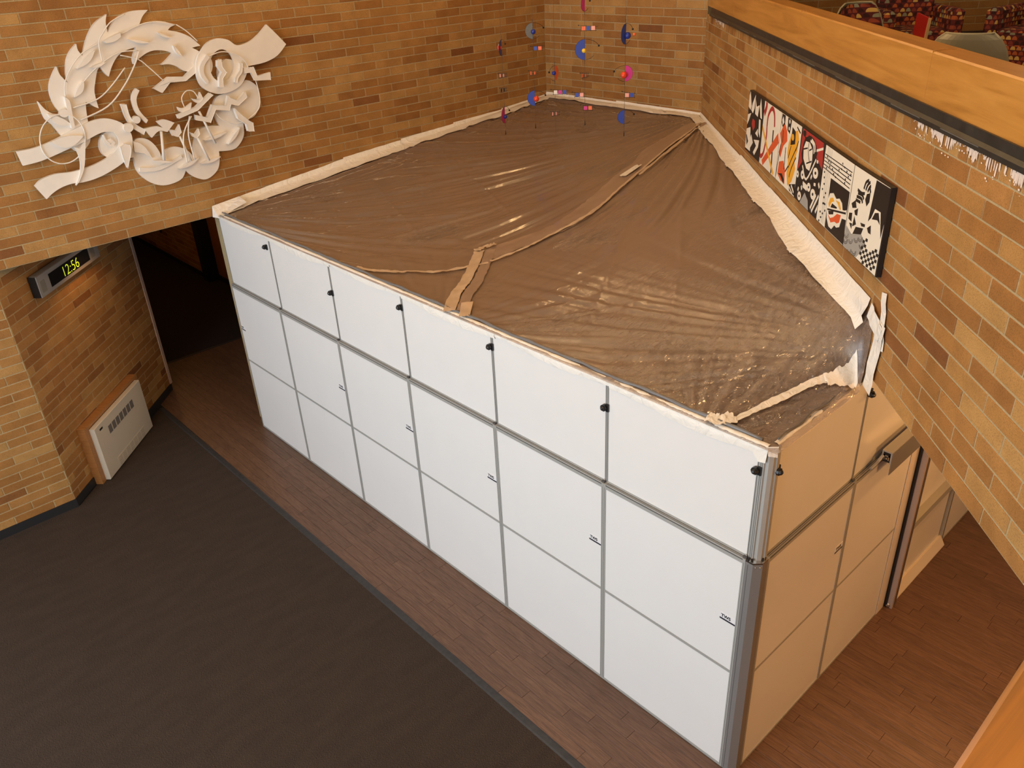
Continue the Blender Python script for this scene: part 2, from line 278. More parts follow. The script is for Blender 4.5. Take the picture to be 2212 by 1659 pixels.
# ------------------------------------------------------------------ brick walls
CO=.1016; BL=.418; J=.0115; brick_meshes={}
def brick_mesh(l,h,d=.0045):
    k=(round(l,3),round(h,3))
    if k not in brick_meshes:
        me=MB().cbox(0,l,-d,.02,0,h,.003).mesh('brick'); me.materials.append(BRK); brick_meshes[k]=me
    return brick_meshes[k]
def brick_wall(name,org,ang,length,z0,z1,thick=.2,phase=0.,s0=0.,rowlock=None,show=True,label=None,zref=None,maxn=300,back=None,notch=None):
    """wall whose face starts at org and runs along ang; the face looks to the right of that direction"""
    A=math.radians(ang); w=(back or MB().box(s0,length,0,thick,z0,z1)).obj(name,MORT,None,(org[0],org[1],0),A); w['kind']='structure'
    if label: w['label']=label
    zr=z0 if zref is None else zref; rows=int(round(((rowlock or z1)-zr)/CO)); cand=[]; rest=MB()
    ux,uy=math.cos(A),math.sin(A)
    r0=int(math.floor((z0-zr)/CO+.01))
    for r in range(r0,rows):
        za=zr+r*CO+J/2; h=CO-J
        if za+h>z1+.01 or za<z0-.01: continue
        s=s0+((phase+(r%2)*.5)%1)*BL-BL
        while s<length-.01:
            a=max(s,s0)+J/2; b=min(s+BL,length)-J/2; s+=BL
            if b-a<.03: continue
            if notch and notch(a,b,za,za+h): continue
            cand.append((a,b-a,za,h))
    if rowlock:
        n=int((length-s0)/.103)
        for i in range(n): cand.append((s0+i*.103+.006,.091,rowlock+.004,.080))
    sc=[]
    for a,l,z,h in cand:
        c=(org[0]+ux*(a+l/2),org[1]+uy*(a+l/2),z+h/2)
        nx,ny=math.sin(A),-math.cos(A); front=(CAM.x-c[0])*nx+(CAM.y-c[1])*ny
        q=px(c); sc.append((l*h*front/(q[2]**3) if (show and front>0 and inview(c,30)) else -1))
    order=sorted(range(len(cand)),key=lambda i:-sc[i]); single=set(i for i in order[:maxn] if sc[i]>0)
    for i,(a,l,z,h) in enumerate(cand):
        dep=.003+random.random()*.003
        if i in single:
            o=bpy.data.objects.new('brick',brick_mesh(l,h)); COL.objects.link(o); o.parent=w; o.location=(a,random.uniform(-.0015,.0015),z)
        else: rest.cbox(a,a+l,-dep,.01,z,z+h,.003)
    if rest.v: tag(rest.obj('brick_courses',BRKI,w),kind='stuff')
    return w
ZL=2.925
# left wall: upper wall over the opening, with a jog-free soffit
brick_wall('wall_left',(-.05,-9.),90,14.65,ZL,7.2,phase=(7.994-.0)/BL%1,zref=ZL)
brick_wall('wall_back',(-.05,5.65),0,2.89,ZL,7.2,phase=.78,zref=ZL)
brick_wall('wall_right',(2.84,5.65),-45,9.107,3.09,4.70,thick=.2,phase=.35,zref=3.09,rowlock=4.614,back=MB().box(0,9.107,0,.2,3.09,4.70))
brick_wall('wall_balcony',(9.28,-.79),-90,8.1,3.09,4.70,zref=3.09,thick=.2,show=False)
brick_wall('wall_lower_left',(0,-9.),90,6.57,.1,ZL,zref=.1,phase=.2,thick=.25,s0=0)
brick_wall('wall_recess',(0,-2.43),135,2.80,.1,ZL,zref=.1,phase=.3,thick=.2)
brick_wall('wall_corridor',(-11,1.97),0,5.02,.1,ZL,zref=.1,phase=.1,thick=.2)
brick_wall('wall_upstairs',(-.5,5.05+.0),45,13.5,4.13,7.2,zref=4.13,phase=.1,thick=.2,s0=2.6)
# plain shell
def struct(name,mb,mat,label=None,**k):
    o=mb.obj(name,mat,**k); o['kind']='structure'
    if label: o['label']=label
    return o
struct('wall_enclosure_left',MB().box(-.28,-.05,.10,5.86,0,ZL),MORT)
struct('wall_corridor_end',MB().box(-11.2,-11,-1,2.2,0,ZL),MORT)
struct('wall_corridor_side',MB().box(-11,-1.99,-.63,-.45,0,ZL),MORT)
struct('wall_lower_back',MB().box(-.05,12,5.86,6.06,0,3.0),PLAST)
struct('wall_corridor_return',MB().box(-3.86,-.28,5.2,5.4,0,ZL),MORT)
struct('ceiling_corridor',MB().box(-11.2,-.27,-9,6,ZL+.001,ZL+.2),PLAST)
struct('wall_front',MB().box(-.3,14.2,-9.2,-9,0,.35).box(-.3,14.2,-9.2,-9,4.6,5.4).box(-.3,14.2,-9.2,-9,7.2,7.6).box(-.3,.1,-9.2,-9,.35,7.2).box(9.2,14.2,-9.2,-9,.35,7.2),MORT)
wf=MB()
for x in (.1,2.4,4.65,6.9,9.15): wf.box(x-.03,x+.03,-9.14,-9.06,.35,4.6).box(x-.03,x+.03,-9.14,-9.06,5.4,7.2)
for z in (.37,2.2,4.58,5.42,7.18): wf.box(.1,9.2,-9.14,-9.06,z-.03,z+.03)
struct('window_1',wf,BLK)
struct('wall_far_right',MB().box(14,14.2,-9,16,0,7.6),PLAST)
struct('ceiling',MB().box(-.3,14.2,-9.2,16,7.2,7.4),PLAST)
slab=[(2.99,5.78),(9.48,-.72),(9.48,-9),(14,-9),(14,15),(-.3,15),(-.3,5.86),(2.9,5.86)]
struct('floor_upstairs',MB().prism(slab,[],lambda u,v,d:(u,v,d),3.10,4.13),simple('upstairs_carpet',(.05,.022,.016),.9,noise=.3,scale=50),'dark carpeted floor of the upper level behind the railing')
# floors
tag(struct('floor',MB().box(-11.2,14,-9,6,-.2,-.012),DARK,'ground floor of wood planks with a dark carpet area'),None)
FL=bpy.data.objects['floor']
cm=MB().prism([(-.0,-9),(13.9,-9),(13.9,-.80),(-1.5,-.80),(-1.5,-.85),(-.0,-2.4)],[],lambda u,v,d:(u,v,d),-.012,0.0); o=cm.obj('carpet',CARP,FL); o['label']='dark charcoal brown loop carpet'
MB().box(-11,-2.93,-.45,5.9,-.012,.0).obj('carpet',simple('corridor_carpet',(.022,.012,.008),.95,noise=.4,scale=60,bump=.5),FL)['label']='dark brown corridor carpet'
PW=.106; PLN=.92; pm={}
def plank_mesh(l):
    k=round(l,3)
    if k not in pm:
        c=.0012; me=MB().add([(0,0,-.01),(l,0,-.01),(l,PW-.002,-.01),(0,PW-.002,-.01),(0,0,-c),(l,0,-c),(l,PW-.002,-c),(0,PW-.002,-c),(c,c,0),(l-c,c,0),(l-c,PW-.002-c,0),(c,PW-.002-c,0)],[(0,3,2,1),(0,1,5,4),(1,2,6,5),(2,3,7,6),(3,0,4,7),(4,5,9,8),(5,6,10,9),(6,7,11,10),(7,4,8,11),(8,9,10,11)]).mesh('plank'); me.materials.append(FLO); pm[k]=me
    return pm[k]
pl=[]; row=0; y=-.742
while y<5.8:
    x=-2.88-random.random()*PLN
    while x<13.6:
        a=max(x,-2.88); l=x+PLN-.002-a; x+=PLN
        if l<.1: continue
        c=(a+l/2,y+PW/2,0); hid=(c[0]<7.35 and c[1]>.05) or not inview(c,40) or c[0]+c[1]>12.5
        q=px(c); vis=0 if hid else 1/q[2]
        if a+l<-2 or not(c[0]<-.3 and c[1]>5.1): pl.append((vis,a,y,l))
    y+=PW; row+=1
pl.sort(key=lambda t:-t[0]); rest=MB()
for k,(v,a,y,l) in enumerate(pl):
    if v>0 and k<300:
        o=bpy.data.objects.new('plank',plank_mesh(l)); COL.objects.link(o); o.parent=FL; o.location=(a,y,0)
    else: rest.box(a,a+l,y,y+PW-.002,-.01,0)
tag(rest.obj('plank_field',FLOI,FL),kind='stuff')
struct('trim_1',MB().add([(-1.55,-.815,0),(13.9,-.815,0),(13.9,-.742,0),(-1.55,-.742,0),(-1.55,-.80,.008),(13.9,-.80,.008),(13.9,-.756,.008),(-1.55,-.756,.008)],[(4,5,6,7),(0,1,5,4),(2,3,7,6),(0,4,7,3),(1,2,6,5)]),RUB,'charcoal rubber strip between carpet and wood planks')
struct('trim_2',MB().box(-2.93,-2.88,-.45,5.9,-.01,.004),RUB,'dark strip across the corridor floor')
# baseboards
def along(mb,org,ang,name,mat,kind='structure',label=None,parent=None):
    o=mb.obj(name,mat,parent,(org[0],org[1],0),math.radians(ang))
    if kind: o['kind']=kind
    if label: o['label']=label
    return o
along(MB().box(0,2.82,-.014,.02,0,.105),(0,-2.43),135,'baseboard_recess',BLK)
along(MB().box(0,6.58,-.014,.02,0,.105),(0,-9),90,'baseboard_lower_left',BLK)
along(MB().box(0,5.05,-.014,.02,0,.1),(-11,1.97),0,'baseboard_corridor',BLK)
struct('trim_3',MB().box(-5.98,-5.76,1.90,2.16,0,ZL),BLK,'black column beside the corridor wall')
cw=thing('corridor_cabinet','dark orange wooden panel beyond the black column in the corridor','panel',(-5.76,2.1,0))
MB().box(0,1.9,.03,.2,.1,2.9).obj('door_panel',HWOOD,cw); MB().box(0,1.9,.0,.2,0,.1).obj('base',BLK,cw); MB().box(.93,.95,.02,.035,.1,2.9).obj('joint',BLK,cw); MB().box(.99,1.03,-.02,.03,1.0,1.15).obj('handle',BLKP,cw)
along(MB().box(2.80,2.862,-.012,.21,.1,ZL),(0,-2.43),135,'trim_4',PINKW,label='pale pinkish vertical corner trim at the end of the recess wall')
sw=thing('wall_switch_plate','dark slim switch plate on the corridor brick wall','switch',(-7.9,1.96,.55)); MB().box(-.03,.03,-.012,0,0,.16).obj('plate',BLKP,sw)
# ------------------------------------------------------------------ railing of the balcony
A45=math.radians(-45)
cp=thing('parapet_coping','black metal coping along the top of the balcony brick wall','coping',(2.84,5.65,0),A45)
m=MB(); m.prism([(-.03,4.705),(-.03,4.73),(-.012,4.745),(-.012,4.795),(.10,4.795),(.10,4.705)],[],lambda u,v,d:(d,u,v),.30,9.05); m.obj('coping_profile',CAP,cp)
m=MB(); random.seed(3); s=.4
while s<9:
    l=random.uniform(.1,.6); m.box(s,s+l,-.033,-.028,4.724,4.729); s+=l+random.uniform(.15,.9)
o=m.obj('worn_edge',CAPW,cp); o['label']='scuffed grey edge of the coping'; o['kind']='stuff'
rl=thing('wooden_railing','thick honey coloured wooden railing board on top of the balcony parapet','railing',(2.84,5.65,0),A45)
m=MB(); m.prism([(.0,4.795),(.0,5.045),(.006,5.055),(.15,5.06),(.158,5.05),(.158,4.795)],[],lambda u,v,d:(d,u,v),.02,9.0); m.obj('railing_board',RAIL,rl)
for s in (1.55,4.1,6.6): MB().box(s,s+.002,-.001,.1585,4.8,5.0605).obj('joint',simple('joint_line',(.45,.21,.05),.5),rl)
nr=thing('wooden_railing','wooden railing cap close to the camera at the bottom right corner','railing',(9.28,-.79,0),-PI/2)
m=MB(); m.prism([(.0,4.795),(.0,5.045),(.006,5.055),(.15,5.06),(.158,5.05),(.158,4.795)],[],lambda u,v,d:(d,u,v),.3,8.1); m.obj('railing_board',RAIL2,nr)
MB().box(.3,8.1,-.012,.12,4.7,4.795).obj('coping_profile',CAP,nr)
# flaked white paint along the rowlock course
random.seed(11); m=MB()
def flake(s0,s1):
    a=s0; h=.02; 
    while a<s1:
        wd=random.uniform(.004,.014); h=min(max(h+random.uniform(-.022,.022),.004),.062); hh_=h*(.4+.6*math.sin(PI*min(1,(a-s0)/.5+.12)/2))
        if random.random()<(.92 if math.sin(a*9)+math.sin(a*23+1)>-.5 else .3) and (a%.103)>.008:
            zt=4.700-random.random()**2*.012; t=random.uniform(-.004,.004)
            m.prism([(a,zt),(a+wd,zt),(a+wd*random.uniform(.6,1.3)+t,zt-hh_*random.uniform(.4,1)),(a+wd*.9+t,zt-hh_),(a+t,zt-hh_*random.uniform(.7,1))],[],lambda u,v,d:(u,d,v),-.010,-.0085)
        if random.random()<.18:
            k=random.uniform(.002,.007); zc=4.69-hh_-random.random()*.035
            m.prism([(a,zc),(a+k*2.2,zc+k*.4),(a+k*2.6,zc-k),(a+k*.6,zc-k*1.3)],[],lambda u,v,d:(u,d,v),-.010,-.0085)
        a+=wd*random.uniform(.6,1.1)
flake(.55,1.15); flake(6.55,9.0)
o=m.obj('paint_remnant',SPAT,bpy.data.objects['wall_right']); o['kind']='stuff'; o['label']='flaked white paint remnants under the coping'
# ------------------------------------------------------------------ partition enclosure
LAT=[1.137,2.432,3.644,4.87,6.09,7.339]; LATZ=[2.802,2.608,2.798,2.805,2.725,2.768]
WM=1.22; H2=2.075; HT=2.945
tws=bpy.data.curves.new('tws','FONT'); tws.body='TWS'; tws.size=.036; tws.extrude=.0004; tws.offset=.0012; to=bpy.data.objects.new('t',tws); COL.objects.link(to)
dg=bpy.context.evaluated_depsgraph_get(); twm=bpy.data.meshes.new_from_object(to.evaluated_get(dg)); bpy.data.objects.remove(to); twm.materials.clear(); twm.materials.append(BLKP)
digm={}
def textmesh(t,size,mat,off=0,ext=.0005):
    c=bpy.data.curves.new('txt','FONT'); c.body=t; c.size=size; c.extrude=ext; c.offset=off; o=bpy.data.objects.new('t',c); COL.objects.link(o)
    d=bpy.context.evaluated_depsgraph_get(); me=bpy.data.meshes.new_from_object(o.evaluated_get(d)); bpy.data.objects.remove(o); me.materials.clear(); me.materials.append(mat); return me
STK=simple('sticker_white',(.8,.8,.82),.4); STKB=simple('sticker_bar',(.03,.03,.045),.4); STKP=simple('sticker_violet',(.35,.28,.36),.5)
def sticker(parent,x,z):
    s=MB().box(0,.125,-.0012,.001,0,.055).obj('sticker',STK,parent,(x,.003,z)); s['label']='small printed maker sticker reading TWS'
    t=link('lettering',twm,s,(),(.010,-.0016,.020)); t.rotation_euler[0]=PI/2; MB().box(0,.125,-.0018,.0,-.004,.010).obj('black_bar',STKB,s); return s
def lower_module(name_label,org,ang,w=WM,st=None,grp='lower partition modules',low=1.012,dirt=False):
    t=thing('partition_module',name_label,'partition',(org[0],org[1],0),math.radians(ang),grp)
    p=.021; D=.07
    for x in (.0005,w-p-.0005):
        m=MB().box(x,x+p,0,D,0,H2); m.box(x+.008,x+.010,-.0005,.002,.02,H2-.03,1); m.obj('post',[ALU,ALUD],t)
    MB().box(p,w-p,.0,D,.0,.022).obj('bottom_rail',ALU,t); MB().box(p,w-p,.001,D,low,low+.022).obj('middle_rail',ALU,t)
    m=MB().box(p,w-p,0,D,H2-.042,H2-.012).box(p,w-p,.004,D,H2-.012,H2); m.box(p,w-p,-.0008,.001,H2-.013,H2-.009,1).box(p,w-p,.010,.014,H2-.001,H2+.0008,1).box(p,w-p,.022,.026,H2-.001,H2+.0008,1); m.obj('top_rail',[ALU,ALUD],t)
    for z0,z1 in ((.022,low),(low+.022,H2-.042)): MB().cbox(p,w-p,.004,.03,z0,z1,.002).obj('panel',WPAN,t)
    if st is not None: sticker(t,st,1.468)
    return t
def upper_module(lbl,org,ang,w=WM,latch=None,grp='upper extension panels',h=HT,both=True):
    t=thing('extension_panel',lbl,'partition',(org[0],org[1],0),math.radians(ang),grp)
    p=.014; y0=.030; y1=.066
    for k,x in enumerate((.0005,w-p-.0005)):
        m=MB().box(x,x+p,y0,y1,H2,h); m.box(x+.005,x+.009,y0-.0008,y0+.001,H2,h-.01,1); m.obj('post',[ALU,ALUD],t)
    MB().box(p,w-p,y0,y1,H2,H2+.012).obj('bottom_rail',ALU,t); MB().box(p,w-p,y0,y1,h-.02,h).obj('top_rail',ALU,t)
    MB().cbox(p,w-p,y0+.003,y0+.024,H2+.012,h-.02,.002).obj('panel',WPAN,t)
    MB().box(w-.028,w+.0,y0-.022,y0-.003,H2-.0,H2+.014).box(w-.024,w-.004,y0-.012,y0-.006,H2+.014,H2+.02,1).obj('corner_joint',[ALUD,CHR],t)
    if latch:
        x,z=latch; m=MB(); m.box(x-.012,x+.012,y0-.012,y0,z-.03,z+.03); m.tube([(x-.022,y0-.03,z),(x-.022,y0-.004,z)],.026,10); m.ball((x-.022,y0-.03,z),.020,10,6); m.obj('latch',BLKP,t)
    return t
ords=['leftmost','second from the left','third from the left','fourth from the left','fifth from the left','rightmost']
for i in range(6):
    st={1:.095+1.0,2:1.15-.06,3:1.12-.03,4:1.12-.02,5:1.09}.get(i); st=None if i==0 else st
    lower_module('white lower partition module of the long side, %s'%ords[i],(i*WM,0),0,st=(1.075 if st else .0 if i==0 else None))
    upper_module('white upper extension panel of the long side, %s'%ords[i],(i*WM,0),0,latch=(LAT[i]-i*WM+ (0.018 if i<5 else -.01),LATZ[i]))
X0=6*WM
cpst=thing('corner_post','grey chamfered aluminium corner post joining the daylit and lamplit partition sides','post',(0,0,0))
cpts=[(X0+.001,0),(X0+.055,0),(X0+.1,.045),(X0+.1,.108),(X0+.03,.108),(X0+.001,.07)]
m=MB(); m.prism(cpts,[],lambda u,v,d:(u,v,d),0,H2-.012); m.box(X0+.018,X0+.021,-.001,.001,.02,H2-.03,1); m.obj('post',[ALUC,ALUD],cpst)
m=MB(); m.prism([(X0+.001,.0),(X0+.055,0),(X0+.1,.045),(X0+.1,.108),(X0+.06,.108),(X0+.03,.06),(X0+.001,.07)],[],lambda u,v,d:(u,v,d),H2-.012,H2); m.obj('top_plate',CHR,cpst)
m=MB()
for a,b in ((.068,.013),(.088,.033)):
    m.ball((X0+a,b-.001,H2-.035),.005,8,5)
m.obj('screw',CHR,cpst)
m=MB()
for dx,dy in ((.012,.016),(.035,.02),(.078,.075),(.08,.098)): m.tube([(X0+dx,dy,H2),(X0+dx,dy,H2+.012)],.008,8)
m.obj('connector',BLKP,cpst)
up=thing('corner_post','upper silver corner profile above the grey corner post','post',(0,0,0))
m=MB(); m.prism([(X0+.0,.03),(X0+.03,.03),(X0+.035,.04),(X0+.055,.04),(X0+.075,.06),(X0+.075,.08),(X0+.085,.085),(X0+.085,.115),(X0+.05,.115),(X0+.0,.066)],[],lambda u,v,d:(u,v,d),H2,HT); 
m.box(X0+.008,X0+.011,.029,.031,H2,HT-.1,1); m.box(X0+.019,X0+.022,.029,.031,H2,HT-.1,1); m.obj('post',[ALU,ALUD],up)
XS=X0+.1
lower_module('warm lit lower partition module of the short side next to the corner post',(XS,.11),90,w=1.175,st=1.04,grp='short side partition modules')
lower_module('warm lit lower partition module of the short side under the projecting track',(XS,1.285),90,w=1.215,grp='short side partition modules')
upper_module('warm lit upper extension panel of the short side beside the corner',(XS,.11),90,w=1.175,latch=(.02,2.76),grp='short side extension panels')
upper_module('warm lit upper extension panel of the short side partly behind the brick balcony',(XS,1.285),90,w=1.215,latch=(.03,2.80),grp='short side extension panels')
# projecting track
tk=thing('track_beam','short aluminium track box projecting above the partition on the short side','track',(XS,1.62,0),PI/2)
m=MB(); m.box(0,3.5,-.095,-.020,2.185,2.197); m.box(0,3.5,-.095,-.085,2.09,2.185); m.box(0,3.5,-.03,-.02,2.11,2.185); m.obj('track_profile',ALU,tk)
m=MB(); m.box(.004,.05,-.085,-.03,2.10,2.185,0); m.obj('track_end',BLKP,tk)
m=MB(); m.box(-.003,.02,-.078,-.038,2.15,2.162); m.box(-.003,.02,-.078,-.070,2.12,2.162); m.box(-.003,.02,-.046,-.038,2.12,2.162); m.box(-.002,.02,-.064,-.052,2.125,2.14); m.obj('inner_profile',CHR,tk)
MB().box(.0,3.5,-.100,-.095,2.0,2.19).obj('face_strip',ALUC,tk); m=MB(); m.tube([(-.14,-.012,2.09),(-.05,-.02,2.11),(0,-.03,2.15)],.012,6); m.obj('bracket',ALU,tk)
# door frame post and door
dp=thing('door_post','dark grooved aluminium door jamb post standing on the wood floor','post',(XS,2.50,0),PI/2)
m=MB(); m.box(0,.03,-.072,.07,0,2.9); m.obj('post',simple('jamb_grey',(.42,.35,.33),.4),dp); MB().box(-.01,.0,-.028,.06,0,2.9).obj('dark_gasket',BLKP,dp)
MB().box(.03,.10,-.068,.07,0,2.9).obj('jamb_dark_side',simple('jamb_shade_brown',(.10,.075,.06),.5),dp); MB().ball((.02,-.03,.02),.035,10,6).obj('foot',CHR,dp)  # brown strip: shade of the post's dark side put into its colour
mk=MB().box(-.17,-.028,-.003,.001,0,2.05).obj('tape_strip',simple('white_strip',(.78,.72,.65),.3),dp); mk['label']='pale vertical strip of tape beside the jamb'
dr=thing('partition_door','white partition door with a push bar and a bottom sweep board','door',(XS,2.61,0),PI/2)
MB().cbox(0,1.10,.02,.06,.02,2.3,.003).obj('door_leaf',WPAN,dr)
m=MB(); m.box(.02,1.10,-.05,.02,.90,.915); m.box(.02,1.10,-.05,-.04,.84,.9); m.obj('push_bar',ALU,dr); MB().box(.02,1.1,-.038,.015,.845,.9).obj('bar_core',ALUC,dr)
m=MB(); m.prism([(-.05,.0),(-.05,.012),(.0,.1),(.02,.1),(.02,0)],[],lambda u,v,d:(d,u,v),-.02,1.12); m.obj('sweep_board',simple('sweep_beige',(.72,.66,.58),.4),dr)
sp=thing('door_post','slim silver post on the far side of the partition door','post',(XS,3.73,0),PI/2)
MB().box(0,.04,-.01,.06,0,2.9).box(.013,.02,-.012,-.009,0,2.9,1).obj('post',[ALU,ALUD],sp); MB().ball((.02,-.01,.01),.025,8,5).obj('foot',CHR,sp)
lower_module('warm lit lower partition module beyond the door post, half hidden by the brick balcony',(XS,3.78),90,w=1.2,grp='short side partition modules')
# ------------------------------------------------------------------ plastic sheet
def film_grid(h=.05, k=.075):
    """membrane spanning the panel tops (z 2.95) and the walls (z 3.5)"""
    nx=int(7.45/h)+2; ny=int(5.65/h)+1
    xs=np.arange(nx)*h; ys=np.arange(ny)*h
    X,Y=np.meshgrid(xs,ys,indexing='ij')
    Z=2.95+.55*Y/5.65; fix=np.zeros(X.shape,bool)
    def setz(m,z): Z[m]=z[m] if hasattr(z,'shape') else z; fix[m]=True
    setz(X+Y>=8.49-.0*h, 3.47+0*X)
    setz(Y<=h*.5,2.95+0*X); setz(Y>=5.65-h,3.47+0*X)
    setz(X<=h*.5,2.95+.52*np.clip(Y/5.65,0,1)**.9)
    setz((X>=7.40)&(Y<1.05),2.95+0*X)
    free=~fix; free[0,:]=free[-1,:]=False; free[:,0]=free[:,-1]=False
    for it in range(int(2500*(.05/h)**1.3)):
        A=(Z[:-2,1:-1]+Z[2:,1:-1]+Z[1:-1,:-2]+Z[1:-1,2:])*.25-k*h*h*.25
        f=free[1:-1,1:-1]; Z[1:-1,1:-1][f]+=1.0*(A-Z[1:-1,1:-1])[f]
    return xs,ys,Z

xs,ys,Z0=film_grid()
hh=.02; nx=int(7.44/hh)+1; ny=int(5.68/hh)+1
gx=np.arange(nx)*hh; gy=np.arange(ny)*hh
def bil(X,Y):
    fx=np.clip(X/.05,0,len(xs)-1.001); fy=np.clip(Y/.05,0,len(ys)-1.001); i=fx.astype(int); j=fy.astype(int); u=fx-i; v=fy-j
    return Z0[i,j]*(1-u)*(1-v)+Z0[i+1,j]*u*(1-v)+Z0[i,j+1]*(1-u)*v+Z0[i+1,j+1]*u*v
X,Y=np.meshgrid(gx,gy,indexing='ij'); Z=bil(X,Y)
tab=rng.uniform(-1,1,4096)
def n1(t,s=0):
    t=t+s*17.3+1000; i=np.floor(t).astype(int); f=t-i; f=f*f*(3-2*f); return tab[i%4096]*(1-f)+tab[(i+1)%4096]*f
def fan(cx,cy,freq,amp,r0,r1,a0=None,a1=None,seed=0,curv=0):
    dx=X-cx; dy=Y-cy; r=np.hypot(dx,dy)+1e-6; a=np.arctan2(dy,dx)+curv*r
    t=a*freq+.35*n1(r*1.3,seed+3)
    v=np.abs(n1(t,seed))**.6*np.sign(n1(t,seed))+.45*n1(t*2.3,seed+1)
    wv=np.clip(r/r0,0,1)*np.clip((r1-r)/(r1*.5),0,1)
    if a0 is not None:
        aa=np.arctan2(dy,dx); wv=wv*np.clip((aa-a0)/.15,0,1)*np.clip((a1-aa)/.15,0,1)
    wv=wv*(.55+.45*n1(r*.9+a*2,seed+5))
    return v*amp*wv
W=fan(2.84,5.65,46,.018,.5,6.5,seed=1,curv=.05)
W+=fan(0.0,0.0,36,.013,.5,4.0,seed=2,curv=-.08)+fan(7.41,1.08,30,.012,.3,3.6,seed=4)
W+=fan(4.5,-.2,30,.008,.4,2.2,seed=6)+fan(0,5.65,20,.013,.4,3.0,seed=8)+fan(6.95,-.1,16,.013,.2,1.5,seed=9)
W+=.010*n1(X*2.1+.6*Y,11)*n1(Y*1.7,12)+.0025*n1(X*14+3*n1(Y*3,13),14)*n1(Y*9,15)
for xa,ya,xb,yb in ((4.35,3.3,6.55,.05),(4.05,2.9,5.75,.05),(4.75,3.35,7.0,.5),(.3,4.6,3.3,2.9),(.2,3.2,3.2,1.9),(.5,1.9,2.9,.9)):
    L_=math.hypot(xb-xa,yb-ya); tx,ty=(xb-xa)/L_,(yb-ya)/L_; al=(X-xa)*tx+(Y-ya)*ty; di=(X-xa)*-ty+(Y-ya)*tx+.02*np.sin(al*2.2)
    W+=.007*np.exp(-(di/.022)**2)*np.clip(al/.3,0,1)*np.clip((L_-al)/.3,0,1)
edge=np.minimum.reduce([X/.12,Y/.12,(5.65-Y)/.12,np.abs(8.49-X-Y)/.17,(7.42-X)/.12]); W*=np.clip(edge,0,1)
# long folds where the two sheets overlap
Z=Z+W
def zfun(x,y):
    i=min(max(x/hh,0),nx-1.001); j=min(max(y/hh,0),ny-1.001); a=int(i); b=int(j); u=i-a; v=j-b
    return float(Z[a,b]*(1-u)*(1-v)+Z[a+1,b]*u*(1-v)+Z[a,b+1]*(1-u)*v+Z[a+1,b+1]*u*v)
ps=thing('plastic_sheet','translucent plastic dust sheet stretched over the enclosure and taped to the brick walls','plastic sheet',(0,0,2.95))
keep=(X+Y<8.49+hh*1.5); idx=-np.ones(X.shape,int); idx[keep]=np.arange(keep.sum())
# snap the diagonal rim onto the wall plane
D=X+Y-(8.49-.012); over=D>0; Xs=np.where(over,X-D/2,X); Ys=np.where(over,Y-D/2,Y)
V=np.stack([Xs[keep],Ys[keep],Z[keep]-2.95],1)
a=idx[:-1,:-1]; b=idx[1:,:-1]; c=idx[1:,1:]; d=idx[:-1,1:]; ok=(a>=0)&(b>=0)&(c>=0)&(d>=0); F=np.stack([a[ok],b[ok],c[ok],d[ok]],1)
me=bpy.data.meshes.new('film'); me.from_pydata(V.tolist(),[],F.tolist()); me.update(); fo=link('film',me,ps,[FILM],smooth=True)
def ribbon(name,pts,w,mat,lift=.012,parent=ps,wob=.12,off=0,seed=0,cross=5):
    P=[Vector((p[0],p[1],0)) for p in pts]; L=0; segs=[]; rr=random.Random(seed)
    sp=spline([(p.x,p.y,0) for p in P],8); mb=MB(); n=len(sp); rows=[]
    for i,p in enumerate(sp):
        t=(sp[min(i+1,n-1)]-sp[max(i-1,0)]); t.z=0; t.normalize(); s=Vector((-t.y,t.x,0)); ww=w*(1+rr.uniform(-wob,wob)); row=[]
        for k in range(cross):
            q=p+s*(off+(k/(cross-1)-.5)*ww); z=zfun(q.x,q.y); row.append((q.x,q.y,z-2.95+lift*(1+.25*rr.uniform(-1,1))))
        rows.append(row)
    v=[q for r in rows for q in r]; f=[(i*cross+k,(i+1)*cross+k,(i+1)*cross+k+1,i*cross+k+1) for i in range(n-1) for k in range(cross-1)]
    mb.add(v,f); return mb.obj(name,mat,parent,smooth=True)
